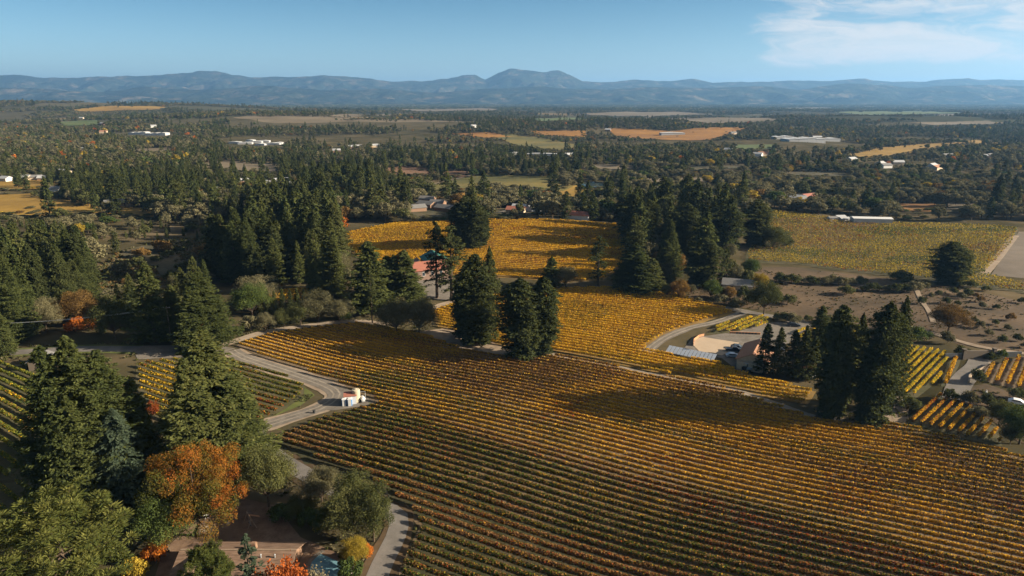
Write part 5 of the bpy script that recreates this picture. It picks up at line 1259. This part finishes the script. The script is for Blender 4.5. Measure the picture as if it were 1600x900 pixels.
# low growth only where the open fields and houses stay in sight over it
for pts_ in [f_[0] for f_ in FAR]+[[(a-5, b-2), (a+5, b-2), (a+5, b+2), (a-5, b+2)] for a, b, _ in EST]+[[(1212, 212), (1310, 212), (1310, 223), (1212, 223)], [(200, 205), (265, 205), (265, 212), (200, 212)], [(355, 218), (445, 218), (445, 228), (355, 228)], [(905, 285), (958, 285), (958, 293), (905, 293)], [(1288, 339), (1396, 339), (1396, 355), (1288, 355)], [(1030, 206), (1070, 206), (1070, 212), (1030, 212)]]:
    for f_ in (.35, .7, 1.):
        hid = (Dd > 300) & (rng.random(X.size) < .8) & inpoly(SX, PXY(X, Y, Z+H*f_)[1], pts_)
        H = np.where(hid, np.maximum(H*.36, 2.), H); W = np.where(hid, np.clip(W, 0, 3.2), W); isc = isc & ~hid
q = rng.random(nT); aut = .035+.07*sstep(.5, .7, n3)
col = np.where(q < aut*.45, 'yellow', np.where(q < aut*.53, 'orange', np.where(q < aut, 'rust', np.where(q < .5+.4*sstep(.4, .6, n3), 'olive', np.where(q < .93, 'oak', 'green')))))
aut_far = Dd > 2500
col = np.where(aut_far & np.isin(col, ['yellow', 'orange']), 'olive', col)
inframe = (SX > -30) & (SX < 1630) & (SY < 930)
app = np.where(inframe, H*np.sqrt(W)/Dd, -1)
indiv = np.zeros(nT, bool)
for m_ in (isc, ~isc):
    ii = np.nonzero(m_ & inframe)[0]
    indiv[ii[np.argsort(-app[ii])[:285]]] = True
def wood_label(i, sp):
    z = zone_i[i]
    if z >= 0: return '%s %s' % (sp, ZW[z][0])
    a, b = SX[i], SY[i]
    if a < 320: w = 'in the woodland beyond the scrub meadow'
    elif a < 640: w = 'in the wood behind the amber hill field on its left'
    elif a < 990: w = 'among the houses behind the amber hill field'
    else: w = 'in the valley beyond the olive gold field'
    return '%s %s' % (sp, w)
SPN = {'conifer': ('dark green conifer', 'conifer_tree'), 'oak': ('dark green broadleaf tree', 'oak_tree'), 'olive': ('olive grey broadleaf tree', 'broadleaf_tree'), 'green': ('fresh green broadleaf tree', 'broadleaf_tree'), 'yellow': ('yellow autumn tree', 'broadleaf_tree'), 'orange': ('orange autumn tree', 'broadleaf_tree'), 'rust': ('rust brown tree', 'broadleaf_tree')}
for i in np.nonzero(indiv)[0]:
    sp = 'conifer' if isc[i] else str(col[i])
    near = Dd[i] < 330
    if isc[i]: prs = (HERO['fir']+HERO['redwood']+HERO['bigfir'])[:7] if near else MIDC
    else: prs = (HERO[sp] if near else (MIDB if sp == 'oak' else MIDX[sp]))
    pr = prs[int(rng.integers(len(prs)))]
    lab = wood_label(i, SPN[sp][0]); loc = (float(X[i]), float(Y[i]), float(Z[i]))
    if near:
        o = thing(SPN[sp][1], lab, 'tree', loc, 0, lab.replace('tree ', 'trees ').replace('conifer ', 'conifers '))
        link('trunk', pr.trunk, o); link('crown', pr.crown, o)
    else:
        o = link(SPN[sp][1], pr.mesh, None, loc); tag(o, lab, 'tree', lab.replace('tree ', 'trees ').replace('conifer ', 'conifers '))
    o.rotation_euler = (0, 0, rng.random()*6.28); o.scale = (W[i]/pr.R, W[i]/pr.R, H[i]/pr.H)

# the rest of the woods: one mass
ii = np.nonzero(~indiv)[0]
coll = bpy.data.collections.new('wood_kinds'); plist = []
def reg(pr):
    o = bpy.data.objects.new('wood_kind_%02d' % len(plist), pr.mesh); coll.objects.link(o); plist.append(pr); return len(plist)-1
IC = [reg(p) for p in FARC]; IB = {'oak': [reg(p) for p in FARB]}
for k, v in FARX.items(): IB[k] = [reg(p) for p in v]
IK = [reg(p) for p in CLUMP]
IMC = [reg(p) for p in MIDC]; IMB = {'oak': [reg(p) for p in MIDB]}
for k, v in MIDX.items(): IMB[k] = [reg(p) for p in v]
idx = np.zeros(len(ii), np.int32); sc = np.zeros((len(ii), 3), np.float32); rt = np.zeros((len(ii), 3), np.float32); rt[:, 2] = rng.random(len(ii))*6.283
for j, i in enumerate(ii):
    if Dd[i] > 4400 and not (isc[i] and Dd[i] < 6500):
        k = IK[int(rng.integers(4))]; pr = plist[k]; f = S[i]/30*(.7+.6*rng.random()); sc[j] = (f*1.2, f, (.55+.5*rng.random())*1.15)
    else:
        mid = Dd[i] < 900
        if isc[i]: c_ = IMC if mid else IC
        else: c_ = (IMB if mid else IB)[str(col[i])]
        k = c_[int(rng.integers(len(c_)))]; pr = plist[k]; g_ = max(1., S[i]/11)
        sc[j] = (W[i]*g_/pr.R, W[i]*g_/pr.R, H[i]*(1+.12*(g_-1))/pr.H)
    idx[j] = k
me = bpy.data.meshes.new('valley_woods'); me.vertices.add(len(ii))
me.vertices.foreach_set('co', np.stack([X[ii], Y[ii], Z[ii]], -1).astype(np.float32).ravel())
for nm, ty, dat, fld in (('kind_index', 'INT', idx, 'value'), ('size', 'FLOAT_VECTOR', sc.ravel(), 'vector'), ('turn', 'FLOAT_VECTOR', rt.ravel(), 'vector')):
    a = me.attributes.new(nm, ty, 'POINT'); a.data.foreach_set(fld, dat)
me.update()
wo = tag(link('valley_woods', me), 'mixed woodland of dark conifers and olive broadleaf trees filling the valley', 'woodland', None, 'stuff')
ng = bpy.data.node_groups.new('scatter', 'GeometryNodeTree')
ng.interface.new_socket('Geometry', in_out='INPUT', socket_type='NodeSocketGeometry'); ng.interface.new_socket('Geometry', in_out='OUTPUT', socket_type='NodeSocketGeometry')
gi = ng.nodes.new('NodeGroupInput'); go = ng.nodes.new('NodeGroupOutput'); ip = ng.nodes.new('GeometryNodeInstanceOnPoints')
m2p = ng.nodes.new('GeometryNodeMeshToPoints')
ci = ng.nodes.new('GeometryNodeCollectionInfo'); ci.inputs['Collection'].default_value = coll; ci.inputs['Separate Children'].default_value = True; ci.inputs['Reset Children'].default_value = True
ng.links.new(gi.outputs[0], m2p.inputs[0]); ng.links.new(m2p.outputs[0], ip.inputs['Points']); ng.links.new(ci.outputs[0], ip.inputs['Instance'])
ip.inputs['Pick Instance'].default_value = True
for nm, ty, sock in (('kind_index', 'INT', 'Instance Index'), ('size', 'FLOAT_VECTOR', 'Scale'), ('turn', 'FLOAT_VECTOR', 'Rotation')):
    n = ng.nodes.new('GeometryNodeInputNamedAttribute'); n.data_type = ty; n.inputs['Name'].default_value = nm
    ng.links.new([o_ for o_ in n.outputs if o_.enabled and o_.name == 'Attribute'][0], ip.inputs[sock])
ng.links.new(ip.outputs[0], go.inputs[0])
wo.modifiers.new('scatter', 'NODES').node_group = ng

# dry grass tufts on the open ground
def tuft(seed, lm):
    r = np.random.default_rng(seed); n = 26
    a_ = r.random(n)*6.28; C = np.stack([np.cos(a_)*.35*r.random(n), np.sin(a_)*.35*r.random(n), .05+.28*r.random(n)], -1)
    nr = r.normal(size=(n, 3)); q_ = rot_leaf(C, nr, .42, .2, .3, r)
    return quads_mesh('tuft', q_, [M[lm]], None, r.random(n))
coll2 = bpy.data.collections.new('tuft_kinds')
for i, lm in enumerate(('reed', 'reed', 'olive', 'rust', 'oak')): coll2.objects.link(bpy.data.objects.new('tuft_kind_%02d' % i, tuft(900+i, lm)))
TX, TY, TK, TS = [], [], [], []
def tufts(P, n, kinds, smin, smax, nz=14):
    P = np.array(P); x = rng.uniform(P[:, 0].min(), P[:, 0].max(), n*3); y = rng.uniform(P[:, 1].min(), P[:, 1].max(), n*3)
    ok = inpoly(x, y, P) & (fbm(x/nz, y/nz, 77, 3) > .40+.2*rng.random(n*3)) & (np.abs(x) < .8*y+30)
    for Ln, hw in ROADS: ok &= linedist(x, y, Ln) > hw+.4 if len(x) < 80000 else ok
    x, y = x[ok][:n], y[ok][:n]
    TX.append(x); TY.append(y); TK.append(rng.choice(kinds, len(x))); TS.append(rng.uniform(smin, smax, len(x)))
tufts(DRY, 1500, [2, 3, 4, 2, 4], .4, 1.1); tufts(SCRUB, 2600, [0, 2, 3, 4, 2, 4], .9, 2.6, 20)
tufts(gpoly([(1475, 606), (1500, 606), (1600, 620), (1640, 640), (1600, 690), (1560, 664), (1512, 634)]), 500, [0, 2, 4], .5, 1.3)
tufts(gpoly([(-40, 545), (230, 536), (215, 566), (60, 572), (-40, 562)]), 900, [0, 2, 4, 4], .5, 1.5, 8)
tufts(gpoly([(405, 690), (470, 740), (600, 800), (660, 830), (640, 900), (560, 930), (470, 800), (400, 760)]), 1100, [0, 2, 2, 4, 1], .4, 1.1, 6)
tufts(gpoly([(330, 520), (420, 512), (560, 500), (690, 470), (870, 445), (870, 454), (700, 492), (640, 520), (560, 508), (370, 540)]), 1300, [0, 2, 2, 4, 1], .5, 1.3, 8)
tufts(gpoly([(474, 604), (492, 616), (470, 636), (410, 668), (400, 655), (440, 645)]), 500, [2, 4, 2], .35, .8, 6)
tufts(gpoly([(1270, 640), (1420, 630), (1425, 662), (1300, 668)]), 500, [0, 2, 4], .5, 1.2, 6)
TX = np.concatenate(TX); TY = np.concatenate(TY); TK = np.concatenate(TK).astype(np.int32); TS = np.concatenate(TS)
me = bpy.data.meshes.new('grass_tufts'); me.vertices.add(len(TX)); me.vertices.foreach_set('co', np.stack([TX, TY, T(TX, TY)+.08], -1).astype(np.float32).ravel())
tr_ = np.zeros((len(TX), 3), np.float32); tr_[:, 2] = rng.random(len(TX))*6.28
for nm, ty, dat, fld in (('kind_index', 'INT', TK, 'value'), ('size', 'FLOAT_VECTOR', np.repeat(TS, 3).astype(np.float32), 'vector'), ('turn', 'FLOAT_VECTOR', tr_.ravel(), 'vector')):
    a = me.attributes.new(nm, ty, 'POINT'); a.data.foreach_set(fld, dat)
me.update(); gt = tag(link('grass_tufts', me), 'dry grass tufts and weeds scattered over the open ground', 'grass', None, 'stuff')
ng2 = ng.copy()
for n in ng2.nodes:
    if n.bl_idname == 'GeometryNodeCollectionInfo': n.inputs['Collection'].default_value = coll2
gt.modifiers.new('scatter', 'NODES').node_group = ng2

# ------------------------------------------------------------------ sky, sun, air
w = bpy.data.worlds.new('World'); scene.world = w; w.use_nodes = True
nt = w.node_tree; nt.nodes.clear()
sky = N(nt, 'ShaderNodeTexSky', sky_type='NISHITA'); sky.sun_disc = False
sky.sun_elevation = SUN_EL; sky.sun_rotation = R(90)-SUN_AZ; sky.air_density = .6; sky.dust_density = .9; sky.ozone_density = 3.0; sky.altitude = 100
tc = N(nt, 'ShaderNodeTexCoord'); sx = N(nt, 'ShaderNodeSeparateXYZ'); L(nt, tc.outputs['Generated'], sx.inputs[0])
yy = math_(nt, 'MAXIMUM', sx.outputs[1], .05)
u = math_(nt, 'DIVIDE', sx.outputs[0], yy); v = math_(nt, 'DIVIDE', sx.outputs[2], yy)
cb = N(nt, 'ShaderNodeCombineXYZ'); L(nt, u, cb.inputs[0]); L(nt, v, cb.inputs[1])
mp = N(nt, 'ShaderNodeMapping'); mp.inputs['Rotation'].default_value = (0, 0, R(-9)); mp.inputs['Scale'].default_value = (4.2, 17, 1); mp.inputs['Location'].default_value = (2.3, .9, 0); L(nt, cb.outputs[0], mp.inputs[0])
wn = N(nt, 'ShaderNodeTexNoise'); wn.inputs['Scale'].default_value = 1.6; wn.inputs['Detail'].default_value = 3; L(nt, mp.outputs[0], wn.inputs['Vector'])
wv = N(nt, 'ShaderNodeVectorMath', operation='MULTIPLY_ADD'); wv.inputs[1].default_value = (1.5, .8, 0); L(nt, wn.outputs['Color'], wv.inputs[0]); L(nt, mp.outputs[0], wv.inputs[2])
cn = N(nt, 'ShaderNodeTexNoise'); cn.inputs['Scale'].default_value = 1.25; cn.inputs['Detail'].default_value = 12; cn.inputs['Roughness'].default_value = .64; cn.inputs['Distortion'].default_value = .35; L(nt, wv.outputs[0], cn.inputs['Vector'])
def mrange(val, a, b, c=0., d=1.):
    n = N(nt, 'ShaderNodeMapRange'); n.interpolation_type = 'SMOOTHSTEP'
    for k, x in zip((1, 2, 3, 4), (a, b, c, d)): n.inputs[k].default_value = x
    L(nt, val, n.inputs[0]); return n.outputs[0]
mask = math_(nt, 'MULTIPLY', mrange(u, .22, .40), mrange(v, .008, .06))
thr = math_(nt, 'ADD', cn.outputs[0], math_(nt, 'MULTIPLY', math_(nt, 'SUBTRACT', mask, 1), .5))
cl = mrange(thr, .33, .62, 0, .9)
hs = N(nt, 'ShaderNodeHueSaturation'); hs.inputs['Hue'].default_value = .478; hs.inputs['Saturation'].default_value = .95; hs.inputs['Value'].default_value = .9; L(nt, sky.outputs[0], hs.inputs['Color'])
gr = N(nt, 'ShaderNodeValToRGB'); ge = gr.color_ramp.elements; ge[0].position = 0; ge[0].color = (1.34, 1.24, 1.12, 1); ge[1].position = .15; ge[1].color = (.50, .70, .78, 1); g3 = ge.new(.7); g3.color = (.26, .36, .44, 1); ev = math_(nt, 'DIVIDE', sx.outputs[2], math_(nt, 'SQRT', math_(nt, 'ADD', math_(nt, 'MULTIPLY', sx.outputs[0], sx.outputs[0]), math_(nt, 'MULTIPLY', sx.outputs[1], sx.outputs[1])))); L(nt, ev, gr.inputs[0])
skc = mixc(nt, 1.0, hs.outputs[0], gr.outputs[0], 'MULTIPLY')
cm = mixc(nt, cl, skc, (5.6, 5.35, 5.15))
bg = N(nt, 'ShaderNodeBackground'); L(nt, cm, bg.inputs[0]); bg.inputs['Strength'].default_value = .053
wo_ = N(nt, 'ShaderNodeOutputWorld'); L(nt, bg.outputs[0], wo_.inputs[0])

sl = bpy.data.lights.new('sun', 'SUN'); sl.energy = 5.0; sl.angle = R(.5); sl.color = (1, .86, .66)
so_ = bpy.data.objects.new('sun', sl); COL.objects.link(so_)
Sv = Vector((math.cos(SUN_EL)*math.cos(SUN_AZ), math.cos(SUN_EL)*math.sin(SUN_AZ), math.sin(SUN_EL)))
so_.rotation_euler = Sv.to_track_quat('Z', 'Y').to_euler(); so_.location = (60, 0, 200)

hz = MB().box(-32000, 32000, -600, 27500, -60, 760)
m, nt = mat('haze_air')
pv = N(nt, 'ShaderNodeVolumePrincipled'); pv.inputs['Color'].default_value = (.25, .53, .95, 1); pv.inputs['Density'].default_value = 5.2e-5; pv.inputs['Anisotropy'].default_value = .25
o_ = N(nt, 'ShaderNodeOutputMaterial'); L(nt, pv.outputs[0], o_.inputs['Volume'])
m.cycles.homogeneous_volume = True
tag(hz.build('haze', m), kind='stuff')

# ------------------------------------------------------------------ camera, render settings
cd = bpy.data.cameras.new('camera'); cd.sensor_width = 36; cd.lens = 36*FPX/1600; cd.clip_start = 1; cd.clip_end = 80000
co = bpy.data.objects.new('camera', cd); COL.objects.link(co); co.location = (0, 0, CAMH); co.rotation_euler = (R(90)-PITCH, 0, 0)
scene.camera = co
scene.view_settings.view_transform = 'Standard'; scene.view_settings.look = 'None'; scene.view_settings.exposure = 1.6; scene.view_settings.gamma = 1
c = scene.cycles
c.max_bounces = 5; c.diffuse_bounces = 2; c.glossy_bounces = 1; c.transmission_bounces = 3; c.volume_bounces = 0; c.transparent_max_bounces = 6
c.use_denoising = True; c.use_adaptive_sampling = True; c.adaptive_threshold = .015
c.caustics_reflective = False; c.caustics_refractive = False
